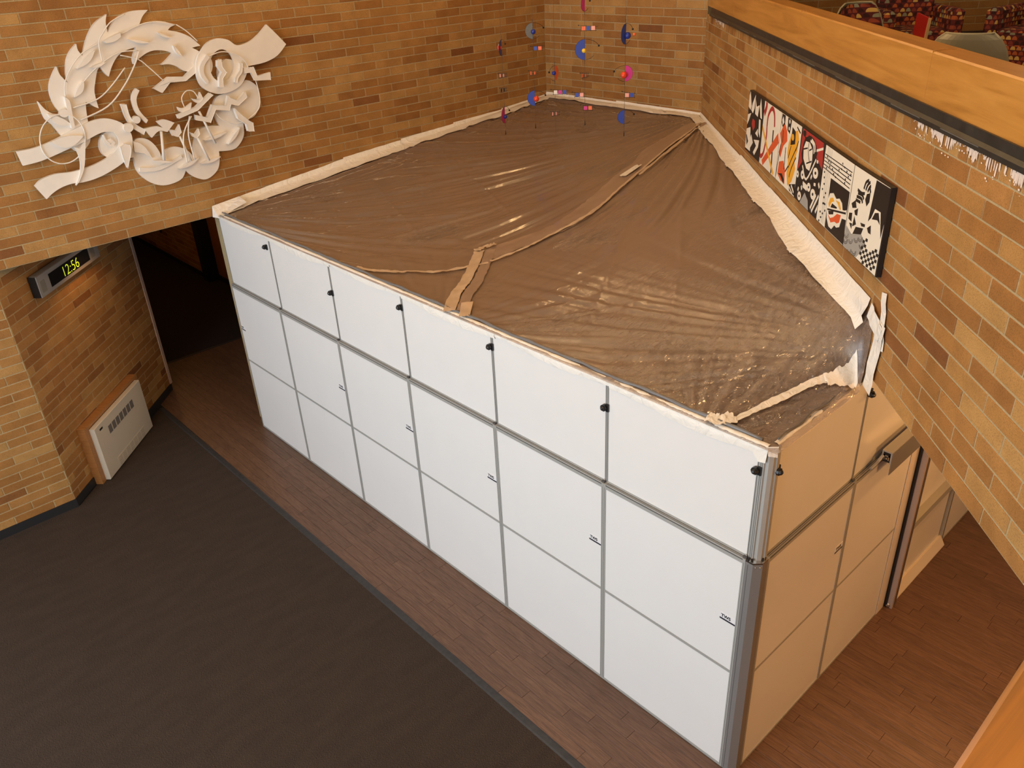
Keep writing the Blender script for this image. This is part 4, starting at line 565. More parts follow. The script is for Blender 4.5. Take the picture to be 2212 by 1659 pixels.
PT=[(0,'p','W',[(2.826,4.242),(2.915,4.114),(2.881,4.071),(2.786,4.091),(2.752,4.002),(2.741,4.113)],0),(0,'p','W',[(3.043,4.246),(3.039,4.115),(2.99,4.058),(2.913,4.077),(2.95,4.15)],0),(0,'p','W',[(3.054,4.204),(3.119,4.144),(3.224,4.177),(3.192,4.064),(3.084,4.072)],0),(0,'p','W',[(3.261,4.244),(3.308,4.178),(3.359,4.075),(3.293,4.076),(3.238,4.166)],0),(0,'p','W',[(2.752,4.002),(2.925,4.05),(2.855,3.969),(2.756,3.881),(2.723,3.943)],0),(0,'p','W',[(2.756,3.865),(2.946,3.92),(3.012,3.699),(2.782,3.691),(2.76,3.812),(2.817,3.824),(2.902,3.774),(2.852,3.724)],0),(0,'p','W',[(3.004,3.864),(3.099,3.802),(2.981,3.714),(2.971,3.819)],0),(0,'p','W',[(3.118,3.836),(3.331,3.875),(3.313,3.806),(3.192,3.703),(3.134,3.719),(3.233,3.802)],0),(0,'p','W',[(3.156,3.904),(3.244,3.966),(3.27,3.891)],0),(0,'p','W',[(3.254,4.055),(3.316,4.059),(3.352,3.902),(3.276,3.944)],0),(0,'p','R',[(3.009,4.014),(3.104,4.011),(3.118,3.955),(3.061,3.906),(2.982,3.957)],0),(1,'s','R',[(3.566,4.046),(3.571,4.137),(3.629,4.203),(3.702,4.233),(3.779,4.197),(3.822,4.099)],0.04),(1,'s','R',[(3.566,4.046),(3.578,3.951),(3.531,3.812),(3.452,3.757),(3.4,3.774),(3.392,3.824)],0.04),(1,'s','R',[(3.482,4.254),(3.483,4.203),(3.427,4.137)],0.06),(1,'s','K',[(3.794,4.066),(3.807,3.96),(3.832,3.869),(3.857,3.7)],0.035),(1,'s','O',[(3.987,4.04),(3.52,3.694)],0.09),(1,'s','Y',[(3.384,4.03),(3.556,3.932),(3.72,3.828),(3.94,3.708)],0.035),(2,'p','O',[(4.131,4.2),(4.231,4.144),(4.263,4.074),(4.163,4.013),(4.107,3.9),(4.04,3.931),(4.081,4.021),(4.025,4.088)],0),(2,'p','O',[(4.085,3.861),(4.213,3.899),(4.288,3.845),(4.315,3.726),(4.185,3.724),(4.069,3.755)],0),(2,'p','K',[(4.035,4.255),(4.133,4.264),(4.141,4.189),(4.081,4.151),(4.029,4.18)],0),(2,'p','W',[(4.075,4.24),(4.114,4.197),(4.076,4.167),(4.043,4.202)],0),(2,'p','K',[(4.216,4.261),(4.329,4.265),(4.311,4.142),(4.231,4.157)],0),(2,'p','W',[(4.295,4.239),(4.296,4.232),(4.293,4.225),(4.286,4.22),(4.277,4.218),(4.268,4.22),(4.26,4.224),(4.254,4.231),(4.253,4.238),(4.257,4.245),(4.263,4.25),(4.272,4.252),(4.282,4.25),(4.29,4.246)],0),(2,'p','W',[(4.296,4.183),(4.297,4.176),(4.294,4.17),(4.288,4.166),(4.28,4.164),(4.271,4.165),(4.264,4.169),(4.26,4.175),(4.259,4.182),(4.261,4.188),(4.267,4.192),(4.275,4.194),(4.284,4.193),(4.291,4.189)],0),(2,'p','Y',[(4.371,4.161),(4.532,4.219),(4.583,4.157),(4.576,4.069),(4.528,3.97),(4.574,3.918),(4.508,3.798),(4.411,3.739),(4.347,3.827),(4.353,3.927),(4.304,3.98),(4.313,4.072)],0),(2,'p','K',[(4.372,4.211),(4.474,4.195),(4.493,4.1),(4.365,4.065)],0),(2,'p','Y',[(4.444,4.145),(4.446,4.133),(4.44,4.122),(4.429,4.114),(4.413,4.111),(4.397,4.113),(4.383,4.12),(4.375,4.13),(4.373,4.142),(4.379,4.153),(4.391,4.161),(4.406,4.164),(4.422,4.162),(4.436,4.156)],0),(2,'s','K',[(4.55,4.088),(4.436,3.96),(4.374,3.88)],0.014),(2,'s','K',[(4.557,4.008),(4.465,3.897),(4.427,3.815)],0.014),(2,'s','K',[(4.39,4.064),(4.342,3.95)],0.014),(2,'s','K',[(4.577,4.143),(4.534,4.059)],0.014),(2,'s','K',[(4.086,4.009),(4.048,3.852),(4.024,3.719)],0.014),(2,'s','K',[(4.11,4.132),(4.129,4.031)],0.014),(2,'s','K',[(4.238,4.017),(4.25,3.902),(4.254,3.836)],0.014),(2,'s','K',[(4.501,4.237),(4.604,4.21)],0.014),(2,'s','K',[(4.368,3.892),(4.296,3.827)],0.014),(2,'p','K',[(4.089,3.76),(4.208,3.791),(4.288,3.759),(4.292,3.72),(4.169,3.761)],0),(2,'p','K',[(4.451,3.763),(4.623,3.81),(4.63,3.715),(4.476,3.717)],0),(2,'s','W',[(4.519,3.775),(4.609,3.735)],0.02),(2,'s','W',[(4.469,3.748),(4.569,3.717)],0.015),(3,'p','R',[(4.661,4.27),(5.19,4.269),(5.233,4.08),(5.075,4.127),(5.0,4.202),(4.827,4.245),(4.714,4.162),(4.734,4.02),(4.641,3.935)],0),(3,'p','K',[(4.687,4.222),(4.757,4.213),(4.867,4.248),(4.963,4.24),(5.028,4.208),(5.078,4.163),(5.055,4.105),(4.953,4.104),(4.734,4.02),(4.689,4.071),(4.714,4.162),(4.739,4.203)],0),(3,'p','K',[(4.754,4.242),(4.754,4.232),(4.746,4.221),(4.73,4.214),(4.711,4.209),(4.691,4.21),(4.676,4.215),(4.667,4.223),(4.667,4.234),(4.676,4.244),(4.691,4.252),(4.711,4.256),(4.73,4.255),(4.746,4.25)],0),(3,'p','W',[(4.769,4.186),(4.87,4.196),(4.96,4.158),(4.975,4.079),(4.938,3.999),(4.855,3.996),(4.754,4.05),(4.729,4.129)],0),(3,'s','K',[(4.851,4.192),(4.852,4.133),(4.915,4.059)],0.012),(3,'s','K',[(4.843,4.032),(4.966,4.077)],0.012),(3,'s','K',[(4.734,4.118),(4.83,4.146)],0.012),(3,'s','K',[(4.875,4.138),(4.936,4.164)],0.012),(3,'s','W',[(4.879,4.213),(4.961,4.199),(4.997,4.143)],0.018),(3,'s','W',[(4.907,4.228),(4.993,4.206),(5.019,4.16)],0.018),(3,'s','W',[(4.756,3.995),(4.889,3.919),(5.066,4.116)],0.018),(3,'s','W',[(5.051,4.178),(5.198,4.226)],0.018),(3,'p','K',[(4.83,3.977),(4.924,3.983),(4.901,3.941)],0),(3,'p','W',[(4.83,3.94),(4.832,3.925),(4.825,3.911),(4.81,3.9),(4.791,3.895),(4.77,3.897),(4.753,3.905),(4.742,3.917),(4.74,3.933),(4.748,3.947),(4.763,3.958),(4.782,3.963),(4.802,3.961),(4.819,3.953)],0),(3,'p','K',[(4.802,3.933),(4.802,3.928),(4.799,3.924),(4.794,3.92),(4.787,3.919),(4.78,3.919),(4.774,3.921),(4.771,3.925),(4.771,3.93),(4.773,3.934),(4.779,3.937),(4.786,3.939),(4.792,3.939),(4.798,3.937)],0),(3,'p','W',[(5.152,4.036),(5.153,4.018),(5.143,4.001),(5.123,3.987),(5.097,3.98),(5.069,3.981),(5.047,3.99),(5.033,4.005),(5.032,4.023),(5.042,4.041),(5.063,4.054),(5.089,4.061),(5.116,4.06),(5.139,4.051)],0),(3,'p','K',[(5.114,4.026),(5.114,4.021),(5.11,4.015),(5.103,4.011),(5.093,4.009),(5.084,4.009),(5.077,4.011),(5.072,4.015),(5.072,4.021),(5.076,4.026),(5.083,4.031),(5.093,4.033),(5.102,4.033),(5.109,4.031)],0),(3,'p','W',[(5.02,3.894),(5.022,3.879),(5.015,3.865),(5.0,3.854),(4.981,3.849),(4.961,3.85),(4.944,3.857),(4.933,3.87),(4.931,3.885),(4.938,3.899),(4.953,3.91),(4.972,3.915),(4.992,3.914),(5.009,3.906)],0),(3,'p','K',[(4.992,3.886),(4.992,3.882),(4.989,3.877),(4.984,3.874),(4.977,3.872),(4.97,3.872),(4.965,3.874),(4.961,3.878),(4.961,3.882),(4.964,3.887),(4.969,3.89),(4.976,3.892),(4.983,3.892),(4.988,3.89)],0),(3,'p','W',[(4.812,3.767),(4.814,3.752),(4.807,3.737),(4.792,3.726),(4.772,3.72),(4.752,3.721),(4.734,3.729),(4.723,3.742),(4.721,3.757),(4.729,3.772),(4.744,3.784),(4.764,3.789),(4.784,3.788),(4.801,3.78)],0),(3,'p','K',[(4.784,3.759),(4.784,3.754),(4.781,3.75),(4.776,3.746),(4.769,3.744),(4.762,3.744),(4.756,3.746),(4.752,3.75),(4.752,3.755),(4.755,3.76),(4.76,3.763),(4.767,3.765),(4.774,3.765),(4.78,3.763)],0),(3,'p','W',[(5.149,3.876),(5.151,3.859),(5.142,3.841),(5.123,3.828),(5.099,3.821),(5.074,3.822),(5.053,3.83),(5.04,3.845),(5.038,3.863),(5.047,3.88),(5.066,3.894),(5.09,3.9),(5.115,3.899),(5.136,3.891)],0),(3,'p','K',[(5.114,3.866),(5.114,3.861),(5.111,3.855),(5.104,3.851),(5.095,3.849),(5.087,3.849),(5.08,3.851),(5.076,3.855),(5.075,3.861),(5.079,3.866),(5.086,3.87),(5.094,3.873),(5.103,3.873),(5.11,3.87)],0),(3,'p','W',[(4.685,3.909),(4.687,3.897),(4.683,3.886),(4.674,3.878),(4.661,3.875),(4.647,3.877),(4.635,3.883),(4.627,3.894),(4.625,3.906),(4.629,3.916),(4.639,3.924),(4.652,3.928),(4.665,3.926),(4.677,3.919)],0),(3,'p','K',[(4.666,3.904),(4.667,3.9),(4.665,3.897),(4.662,3.894),(4.657,3.893),(4.653,3.894),(4.649,3.896),(4.646,3.899),(4.646,3.902),(4.647,3.906),(4.651,3.908),(4.655,3.909),(4.66,3.909),(4.664,3.907)],0),(3,'p','G',[(4.896,3.817),(4.994,3.783),(5.028,3.706),(4.798,3.703)],0),(3,'s','W',[(5.169,3.876),(5.074,3.745)],0.022),(3,'s','W',[(5.233,3.888),(5.112,3.732)],0.022),(3,'s','W',[(5.272,3.847),(5.204,3.754)],0.022),(3,'s','W',[(4.821,3.876),(4.931,3.875)],0.022),(3,'s','W',[(4.831,3.854),(4.937,3.853)],0.022),(3,'s','W',[(5.0,3.955),(5.018,3.984)],0.022),(3,'s','W',[(5.195,3.972),(5.227,3.945)],0.022),(3,'s','W',[(5.091,3.937),(5.129,3.942)],0.022),(3,'s','W',[(4.791,3.843),(4.814,3.818)],0.022),(3,'s','W',[(5.093,4.108),(5.122,4.11)],0.022),(3,'s','W',[(4.726,3.813),(4.716,3.784)],0.022),(4,'p','K',[(5.441,4.077),(5.843,4.089),(5.861,3.729),(5.455,3.715)],0),(4,'s','K',[(5.257,4.204),(5.835,4.217)],0.007),(4,'s','K',[(5.255,4.18),(5.833,4.19)],0.007),(4,'s','K',[(5.253,4.156),(5.831,4.163)],0.007),(4,'s','K',[(5.251,4.131),(5.829,4.136)],0.007),(4,'s','K',[(5.249,4.107),(5.827,4.109)],0.007),(4,'s','G',[(5.301,4.265),(5.362,3.732)],0.004),(4,'s','G',[(5.331,4.265),(5.385,3.731)],0.004),(4,'s','G',[(5.361,4.265),(5.408,3.73)],0.004),(4,'s','G',[(5.39,4.266),(5.445,3.738)],0.004),(4,'p','K',[(5.301,4.201),(5.319,4.203),(5.321,4.19),(5.304,4.188)],0),(4,'p','K',[(5.339,4.177),(5.358,4.179),(5.359,4.167),(5.343,4.165)],0),(4,'p','K',[(5.386,4.179),(5.404,4.181),(5.405,4.168),(5.389,4.167)],0),(4,'p','K',[(5.374,4.15),(5.392,4.152),(5.393,4.139),(5.377,4.138)],0),(4,'p','K',[(5.31,4.124),(5.328,4.126),(5.33,4.113),(5.313,4.112)],0),(4,'p','K',[(5.436,4.147),(5.454,4.149),(5.456,4.137),(5.44,4.135)],0),(4,'p','K',[(5.626,4.232),(5.643,4.233),(5.645,4.221),(5.63,4.22)],0),(4,'p','K',[(5.671,4.218),(5.688,4.22),(5.69,4.208),(5.675,4.206)],0),(4,'p','K',[(5.726,4.204),(5.742,4.206),(5.744,4.194),(5.729,4.192)],0),(4,'p','K',[(5.805,4.203),(5.821,4.205),(5.823,4.193),(5.809,4.192)],0),(4,'p','K',[(5.572,4.177),(5.589,4.179),(5.591,4.167),(5.576,4.165)],0),(4,'p','K',[(5.619,4.192),(5.636,4.194),(5.637,4.182),(5.622,4.181)],0),(4,'p','K',[(5.563,4.14),(5.58,4.142),(5.582,4.13),(5.567,4.128)],0),(4,'p','K',[(5.474,4.123),(5.492,4.125),(5.494,4.113),(5.478,4.111)],0),(4,'p','K',[(5.521,4.113),(5.538,4.115),(5.54,4.102),(5.524,4.101)],0),(4,'p','K',[(5.766,4.179),(5.782,4.181),(5.784,4.169),(5.769,4.168)],0),(4,'p','K',[(5.719,4.149),(5.735,4.151),(5.737,4.139),(5.722,4.138)],0),(4,'p','K',[(5.715,4.124),(5.731,4.126),(5.733,4.114),(5.718,4.113)],0),(4,'p','K',[(5.28,4.087),(5.299,4.089),(5.301,4.076),(5.284,4.074)],0),(4,'p','K',[(5.293,4.05),(5.312,4.052),(5.313,4.039),(5.297,4.037)],0),(4,'p','K',[(5.308,4.007),(5.327,4.009),(5.329,3.996),(5.312,3.994)],0),(4,'p','K',[(5.288,3.964),(5.307,3.966),(5.308,3.953),(5.291,3.951)],0),(4,'p','K',[(5.365,3.955),(5.384,3.957),(5.386,3.944),(5.369,3.942)],0),(4,'p','K',[(5.346,3.919),(5.365,3.921),(5.367,3.908),(5.35,3.906)],0),(4,'p','K',[(5.341,3.873),(5.359,3.875),(5.361,3.862),(5.344,3.86)],0),(4,'p','K',[(5.36,3.878),(5.379,3.881),(5.381,3.868),(5.364,3.866)],0),(4,'p','K',[(5.385,3.879),(5.403,3.882),(5.405,3.868),(5.388,3.866)],0),(4,'p','K',[(5.402,3.836),(5.421,3.839),(5.422,3.826),(5.406,3.823)],0),(4,'p','K',[(5.306,3.8),(5.325,3.803),(5.326,3.789),(5.309,3.787)],0),(4,'p','K',[(5.361,3.803),(5.38,3.806),(5.382,3.793),(5.365,3.79)],0),(4,'p','K',[(5.332,3.766),(5.352,3.769),(5.353,3.756),(5.336,3.753)],0),(4,'p','K',[(5.302,3.732),(5.321,3.735),(5.323,3.722),(5.306,3.719)],0),(4,'p','W',[(5.477,3.977),(5.541,3.997),(5.612,3.976),(5.674,3.996),(5.734,3.981),(5.769,3.933),(5.836,3.964),(5.861,3.902),(5.774,3.887),(5.747,3.816),(5.696,3.796),(5.653,3.799),(5.6,3.754),(5.536,3.754),(5.479,3.797),(5.459,3.852),(5.448,3.923)],0),(4,'p','Y',[(5.472,3.903),(5.499,3.951),(5.555,3.968),(5.584,3.95),(5.531,3.928),(5.501,3.878)],0),(4,'p','Y',[(5.607,3.966),(5.694,3.976),(5.743,3.932),(5.712,3.926),(5.664,3.954)],0),(4,'p','O',[(5.479,3.831),(5.549,3.819),(5.611,3.845),(5.674,3.888),(5.751,3.902),(5.738,3.846),(5.693,3.825),(5.646,3.823),(5.572,3.793)],0),(4,'p','K',[(5.528,3.897),(5.549,3.926),(5.655,3.928),(5.648,3.908),(5.53,3.884)],0),(4,'p','K',[(5.49,3.855),(5.598,3.883),(5.6,3.861),(5.51,3.834)],0),(4,'s','K',[(5.466,3.86),(5.837,3.941)],0.014),(4,'s','W',[(5.461,3.87),(5.832,3.952)],0.01),(5,'p','K',[(6.255,4.28),(6.506,4.29),(6.458,3.974),(6.432,4.029),(6.396,4.121),(6.305,4.115),(6.266,4.045),(6.225,4.009)],0),(5,'p','K',[(6.313,4.092),(6.368,4.109),(6.416,4.047),(6.365,4.062),(6.279,4.041)],0),(5,'p','K',[(6.282,4.003),(6.302,3.95),(6.257,3.947),(6.228,3.968)],0),(5,'s','K',[(6.076,4.175),(6.095,4.222),(6.138,4.247)],0.02),(5,'s','K',[(6.109,4.176),(6.13,4.217),(6.164,4.242)],0.02),(5,'s','K',[(6.143,4.176),(6.164,4.209),(6.183,4.223)],0.02),(5,'s','K',[(5.976,4.144),(6.044,4.14),(6.103,4.153)],0.02),(5,'s','K',[(5.99,4.124),(6.065,4.133),(6.1,4.114)],0.02),(5,'s','K',[(5.976,4.099),(6.059,4.108),(6.09,4.087)],0.02),(5,'s','K',[(5.969,4.075),(6.054,4.082)],0.02),(5,'s','K',[(6.174,4.205),(6.193,4.182)],0.02),(5,'p','K',[(6.14,4.161),(6.193,4.181),(6.198,4.125),(6.163,4.088),(6.125,4.121)],0),(5,'p','K',[(5.907,4.033),(5.97,4.073),(6.004,4.031),(5.936,4.01)],0),(5,'p','K',[(5.975,4.004),(6.032,4.036),(6.036,3.988),(5.998,3.983)],0),(5,'p','K',[(5.892,3.965),(5.945,3.979),(5.953,3.922),(5.892,3.924)],0),(5,'p','K',[(5.991,3.971),(6.04,3.931),(5.979,3.898)],0),(5,'p','K',[(6.043,3.916),(6.17,3.946),(6.149,3.899),(6.007,3.857)],0),(5,'p','K',[(5.92,3.905),(5.971,3.915),(5.97,3.877)],0),(5,'p','K',[(6.109,3.965),(6.189,3.979),(6.189,3.961),(6.134,3.949)],0),(5,'p','G',[(5.878,3.872),(5.983,3.849),(6.156,3.901),(6.243,3.87),(6.201,3.805),(6.124,3.724),(5.87,3.724)],0),(5,'s','K',[(5.941,3.835),(5.943,3.824),(5.939,3.812),(5.928,3.802),(5.914,3.795),(5.898,3.792),(5.882,3.793),(5.87,3.799),(5.862,3.808)],0.004),(5,'s','K',[(5.927,3.83),(5.929,3.823),(5.926,3.816),(5.919,3.809),(5.91,3.804),(5.899,3.802),(5.889,3.803),(5.881,3.807),(5.876,3.813)],0.004),(5,'s','K',[(6.029,3.826),(6.031,3.815),(6.026,3.804),(6.017,3.794),(6.003,3.787),(5.987,3.784),(5.972,3.785),(5.96,3.791),(5.952,3.8)],0.004),(5,'s','K',[(6.016,3.822),(6.017,3.815),(6.014,3.807),(6.008,3.801),(5.999,3.796),(5.988,3.794),(5.979,3.795),(5.97,3.799),(5.965,3.805)],0.004),(5,'s','K',[(6.12,3.864),(6.121,3.853),(6.117,3.842),(6.108,3.832),(6.095,3.825),(6.08,3.822),(6.065,3.824),(6.053,3.829),(6.045,3.838)],0.004),(5,'s','K',[(6.107,3.859),(6.108,3.852),(6.105,3.845),(6.099,3.839),(6.091,3.834),(6.081,3.832),(6.071,3.833),(6.063,3.837),(6.058,3.843)],0.004),(5,'s','K',[(6.185,3.892),(6.187,3.882),(6.183,3.871),(6.174,3.861),(6.161,3.854),(6.146,3.852),(6.132,3.853),(6.12,3.859),(6.112,3.868)],0.004),(5,'s','K',[(6.172,3.888),(6.174,3.881),(6.171,3.874),(6.165,3.868),(6.157,3.863),(6.147,3.862),(6.138,3.863),(6.13,3.866),(6.125,3.872)],0.004),(5,'s','K',[(6.033,3.758),(6.035,3.747),(6.031,3.735),(6.021,3.725),(6.007,3.717),(5.992,3.714),(5.976,3.715),(5.964,3.721),(5.956,3.73)],0.004),(5,'s','K',[(6.02,3.753),(6.021,3.746),(6.018,3.738),(6.012,3.731),(6.003,3.727),(5.993,3.725),(5.983,3.725),(5.975,3.729),(5.97,3.735)],0.004),(5,'s','K',[(6.117,3.775),(6.118,3.764),(6.114,3.752),(6.105,3.742),(6.092,3.735),(6.076,3.732),(6.061,3.733),(6.049,3.739),(6.042,3.748)],0.004),(5,'s','K',[(6.104,3.77),(6.105,3.763),(6.102,3.756),(6.096,3.749),(6.087,3.744),(6.077,3.742),(6.068,3.743),(6.06,3.747),(6.055,3.753)],0.004),(5,'s','K',[(6.22,3.855),(6.221,3.844),(6.218,3.834),(6.209,3.824),(6.196,3.817),(6.181,3.814),(6.167,3.816),(6.155,3.821),(6.148,3.83)],0.004),(5,'s','K',[(6.207,3.851),(6.208,3.844),(6.206,3.837),(6.2,3.83),(6.192,3.826),(6.182,3.824),(6.173,3.825),(6.165,3.829),(6.161,3.834)],0.004),(5,'s','K',[(5.94,3.796),(5.942,3.785),(5.938,3.773),(5.928,3.763),(5.913,3.755),(5.897,3.752),(5.881,3.754),(5.869,3.759),(5.861,3.769)],0.004),(5,'s','K',[(5.927,3.791),(5.928,3.784),(5.925,3.776),(5.918,3.77),(5.909,3.765),(5.898,3.763),(5.888,3.764),(5.88,3.767),(5.875,3.773)],0.004),(5,'p','K',[(6.203,3.884),(6.234,3.886),(6.23,3.866),(6.198,3.864)],0),(5,'p','K',[(6.192,3.84),(6.224,3.843),(6.219,3.823),(6.187,3.82)],0),(5,'p','K',[(6.181,3.797),(6.213,3.8),(6.208,3.779),(6.177,3.776)],0),(5,'p','K',[(6.244,3.907),(6.275,3.909),(6.271,3.89),(6.24,3.887)],0),(5,'p','K',[(6.234,3.865),(6.265,3.867),(6.261,3.847),(6.23,3.845)],0),(5,'p','K',[(6.223,3.821),(6.255,3.824),(6.251,3.804),(6.219,3.801)],0),(5,'p','K',[(6.213,3.778),(6.244,3.78),(6.24,3.76),(6.208,3.757)],0),(5,'p','K',[(6.265,3.845),(6.296,3.848),(6.292,3.828),(6.261,3.825)],0),(5,'p','K',[(6.255,3.802),(6.286,3.805),(6.282,3.785),(6.25,3.782)],0),(5,'p','K',[(6.244,3.759),(6.276,3.762),(6.271,3.741),(6.24,3.738)],0),(5,'p','K',[(6.296,3.826),(6.326,3.829),(6.322,3.809),(6.292,3.807)],0),(5,'p','K',[(6.286,3.783),(6.317,3.786),(6.312,3.766),(6.282,3.763)],0),(5,'p','K',[(6.336,3.85),(6.366,3.853),(6.362,3.833),(6.332,3.831)],0),(5,'p','K',[(6.326,3.808),(6.357,3.81),(6.353,3.79),(6.322,3.788)],0),(5,'p','K',[(6.317,3.765),(6.347,3.767),(6.343,3.747),(6.313,3.744)],0),(5,'p','K',[(6.376,3.874),(6.406,3.876),(6.402,3.856),(6.372,3.854)],0),(5,'p','K',[(6.366,3.831),(6.396,3.834),(6.393,3.814),(6.363,3.812)],0),(5,'p','K',[(6.357,3.789),(6.387,3.792),(6.383,3.772),(6.353,3.769)],0),(5,'p','K',[(6.415,3.896),(6.444,3.899),(6.44,3.879),(6.411,3.877)],0),(5,'p','K',[(6.406,3.855),(6.435,3.857),(6.431,3.838),(6.402,3.835)],0),(5,'p','K',[(6.397,3.813),(6.426,3.815),(6.422,3.796),(6.393,3.793)],0),(5,'p','K',[(6.387,3.77),(6.417,3.773),(6.413,3.753),(6.383,3.751)],0),(5,'p','K',[(6.444,3.878),(6.473,3.88),(6.47,3.861),(6.441,3.859)],0),(5,'p','K',[(6.435,3.836),(6.464,3.839),(6.461,3.82),(6.432,3.817)],0),(5,'p','K',[(6.426,3.794),(6.456,3.797),(6.452,3.778),(6.423,3.775)],0)]
SEAM={'A':[(3.143,5.203),(3.349,4.255),(3.515,3.658),(3.71,2.983),(3.858,2.515),(3.936,2.11),(3.926,1.666),(3.908,1.322),(3.846,0.956)],'A2':[(3.029,5.363),(3.013,4.598),(3.311,3.535),(3.467,3.035),(3.618,2.506),(3.739,1.944),(3.69,1.596),(3.546,1.288),(3.528,1.12)],'B':[(3.852,0.922),(3.742,0.756),(3.6,0.535),(3.422,0.398),(3.248,0.257),(3.027,0.145),(2.857,0.1)],'Bc':[(3.234,5.009),(3.331,4.641),(3.498,3.975),(3.644,3.377)],'V':[(3.563,1.101),(3.795,0.826),(4.029,0.522),(4.174,0.292),(4.388,0.042)],'V2':[(4.38,0.212),(4.561,0.023)],'T':[(3.523,1.051),(3.534,1.163),(3.564,1.272)],'W':[(3.406,3.668),(3.469,3.307)],'R':[(7.023,0.055),(7.093,0.253),(7.148,0.482),(7.212,0.706),(7.304,0.888),(7.551,0.713)]}

o=ribbon('overlap_flap',[((a[0]+b[0])/2,(a[1]+b[1])/2) for a,b in zip(SEAM['A'],SEAM['A2'])],.26,FILM2,.012,wob=.06,cross=7); o['label']='doubled milky overlap of two plastic sheets'
ribbon('seam_fold',SEAM['A'],.035,TAPEB,.022,seed=1); ribbon('seam_fold',SEAM['Bc'],.04,TAPEB,.026,seed=2); ribbon('seam_tape',SEAM['B'],.045,TAPEB,.016,seed=3)
ribbon('seam_tape',SEAM['V'],.10,TAPEB,.022,seed=4,wob=.08,off=-.03); ribbon('overlap_flap',SEAM['V'],.10,FILM2,.016,seed=5,off=.08); ribbon('seam_tape',SEAM['V2'],.1,TAPEB,.026,seed=5); ribbon('seam_tape',SEAM['T'],.07,TAPEB,.03,seed=6); ribbon('tape_patch',SEAM['W'],.09,TAPE,.03,seed=7)
ribbon('seam_tape',SEAM['R'][:-2]+[(7.26,.82),(7.34,.93)],.05,TAPE,.020,seed=8,wob=.06); ribbon('tape_patch',[(6.92,.04),(7.0,.06),(7.06,.14)],.09,TAPE,.03,seed=9)
ribbon('tape_patch',[(7.28,.83),(7.34,.93),(7.39,1.02)],.075,TAPE,.03,seed=12)
# white edge tape along the walls: overlapping lengths, part on the wall and part on the film
def edge_tape(P,Q,wallz,drop,nrm,parts,seed,up=.03,out=.13,tp=0):
    """P,Q: xy of wall line; wallz(t) -> height of top edge; nrm: direction into the room"""
    rr=random.Random(seed); N=nrm; out_=out
    for k in range(parts):
        t0=k/parts-.006*(k>0); t1=(k+1)/parts+.008; n=14; rows=[]; flare=.02*rr.random()
        for i in range(n+1):
            t=t0+(t1-t0)*i/n; x=P[0]+(Q[0]-P[0])*t; y=P[1]+(Q[1]-P[1])*t; zt=wallz(t)+up+flare*(1-i/n); ed=min(i,n-i)/n; out=out_*(1-.6*max(0,(t-.9)/.1)*tp)
            wv=.008*math.sin(t*31+seed)+rr.uniform(-.003,.003)+.02*math.exp(-ed*18)
            h=zfun(x+N[0]*out,y+N[1]*out); row=[]; zf_=lambda d_:zfun(x+N[0]*d_,y+N[1]*d_)
            for s,(dd,zz) in enumerate(((.012,zt),(.022,zt-.05),(.05,(zt-.05)*.55+h*.45+.01),(out*.6,(zt-.08)*.15+h*.85+.016),(out+wv,h+.010))):
                zz=max(zz,zf_(dd)+.012) if s>=2 else zz; row.append((x+N[0]*dd,y+N[1]*dd,zz-2.95+.002*rr.uniform(-1,1)))
            rows.append(row)
        m=MB(); m.add([q for r in rows for q in r],[(i*5+j,(i+1)*5+j,(i+1)*5+j+1,i*5+j+1) for i in range(n) for j in range(4)]); m.obj('edge_tape',TAPE,ps,smooth=True)
lz=lambda t:float(np.interp(t*5.65,[0,.22,.9,1.54,1.79,2.77,3.75,4.75,5.65],[2.95,3.04,3.11,3.17,3.20,3.27,3.33,3.38,3.46]))
edge_tape((-.05,.02),(-.05,5.65),lz,.1,(1,0),6,1,out=.19)
edge_tape((-.05,5.65),(2.84,5.65),lambda t:3.475,.1,(0,-1),2,2,out=.15)
edge_tape((2.84,5.65),(7.33,1.16),lambda t:3.48+.05*t,.1,(-.7071,-.7071),5,3,out=.15,tp=1)
q=.7071
def wallstrip(a0,z0,a1,z1,w,lift):
    """flat tape on the brick balcony wall; a = distance along the wall"""
    m=MB(); L=math.hypot(a1-a0,z1-z0); nx_,nz_=-(z1-z0)/L,(a1-a0)/L; n=6; rows=[]
    for i in range(n+1):
        t=i/n; a=a0+(a1-a0)*t; z=z0+(z1-z0)*t
        for s in (-.5,.5):
            aa=a+nx_*w*s; zz=z+nz_*w*s; x=2.84+q*aa; y=5.65-q*aa; lf=lift+.004*math.sin(i*2.1)
            rows.append((x-q*lf,y-q*lf,zz-2.95))
    m.add(rows,[(2*i,2*i+2,2*i+3,2*i+1) for i in range(n)]); return m.obj('wall_tape',TAPE,ps)
wallstrip(6.60,3.68,6.69,3.33,.075,.016); wallstrip(6.645,3.50,6.60,3.00,.13,.020); wallstrip(6.66,3.42,6.44,3.50,.12,.024)
wallstrip(.0,0,.01,0,.0,.02) if False else None
m=MB(); m.add([(-.03,-.02,-.03),(.10,-.0,-.02),(.16,.35,.10),(-.02,.35,.14),(-.03,.0,.10)],[(0,1,2,3,4)]); m.obj('edge_tape',TAPE,ps)
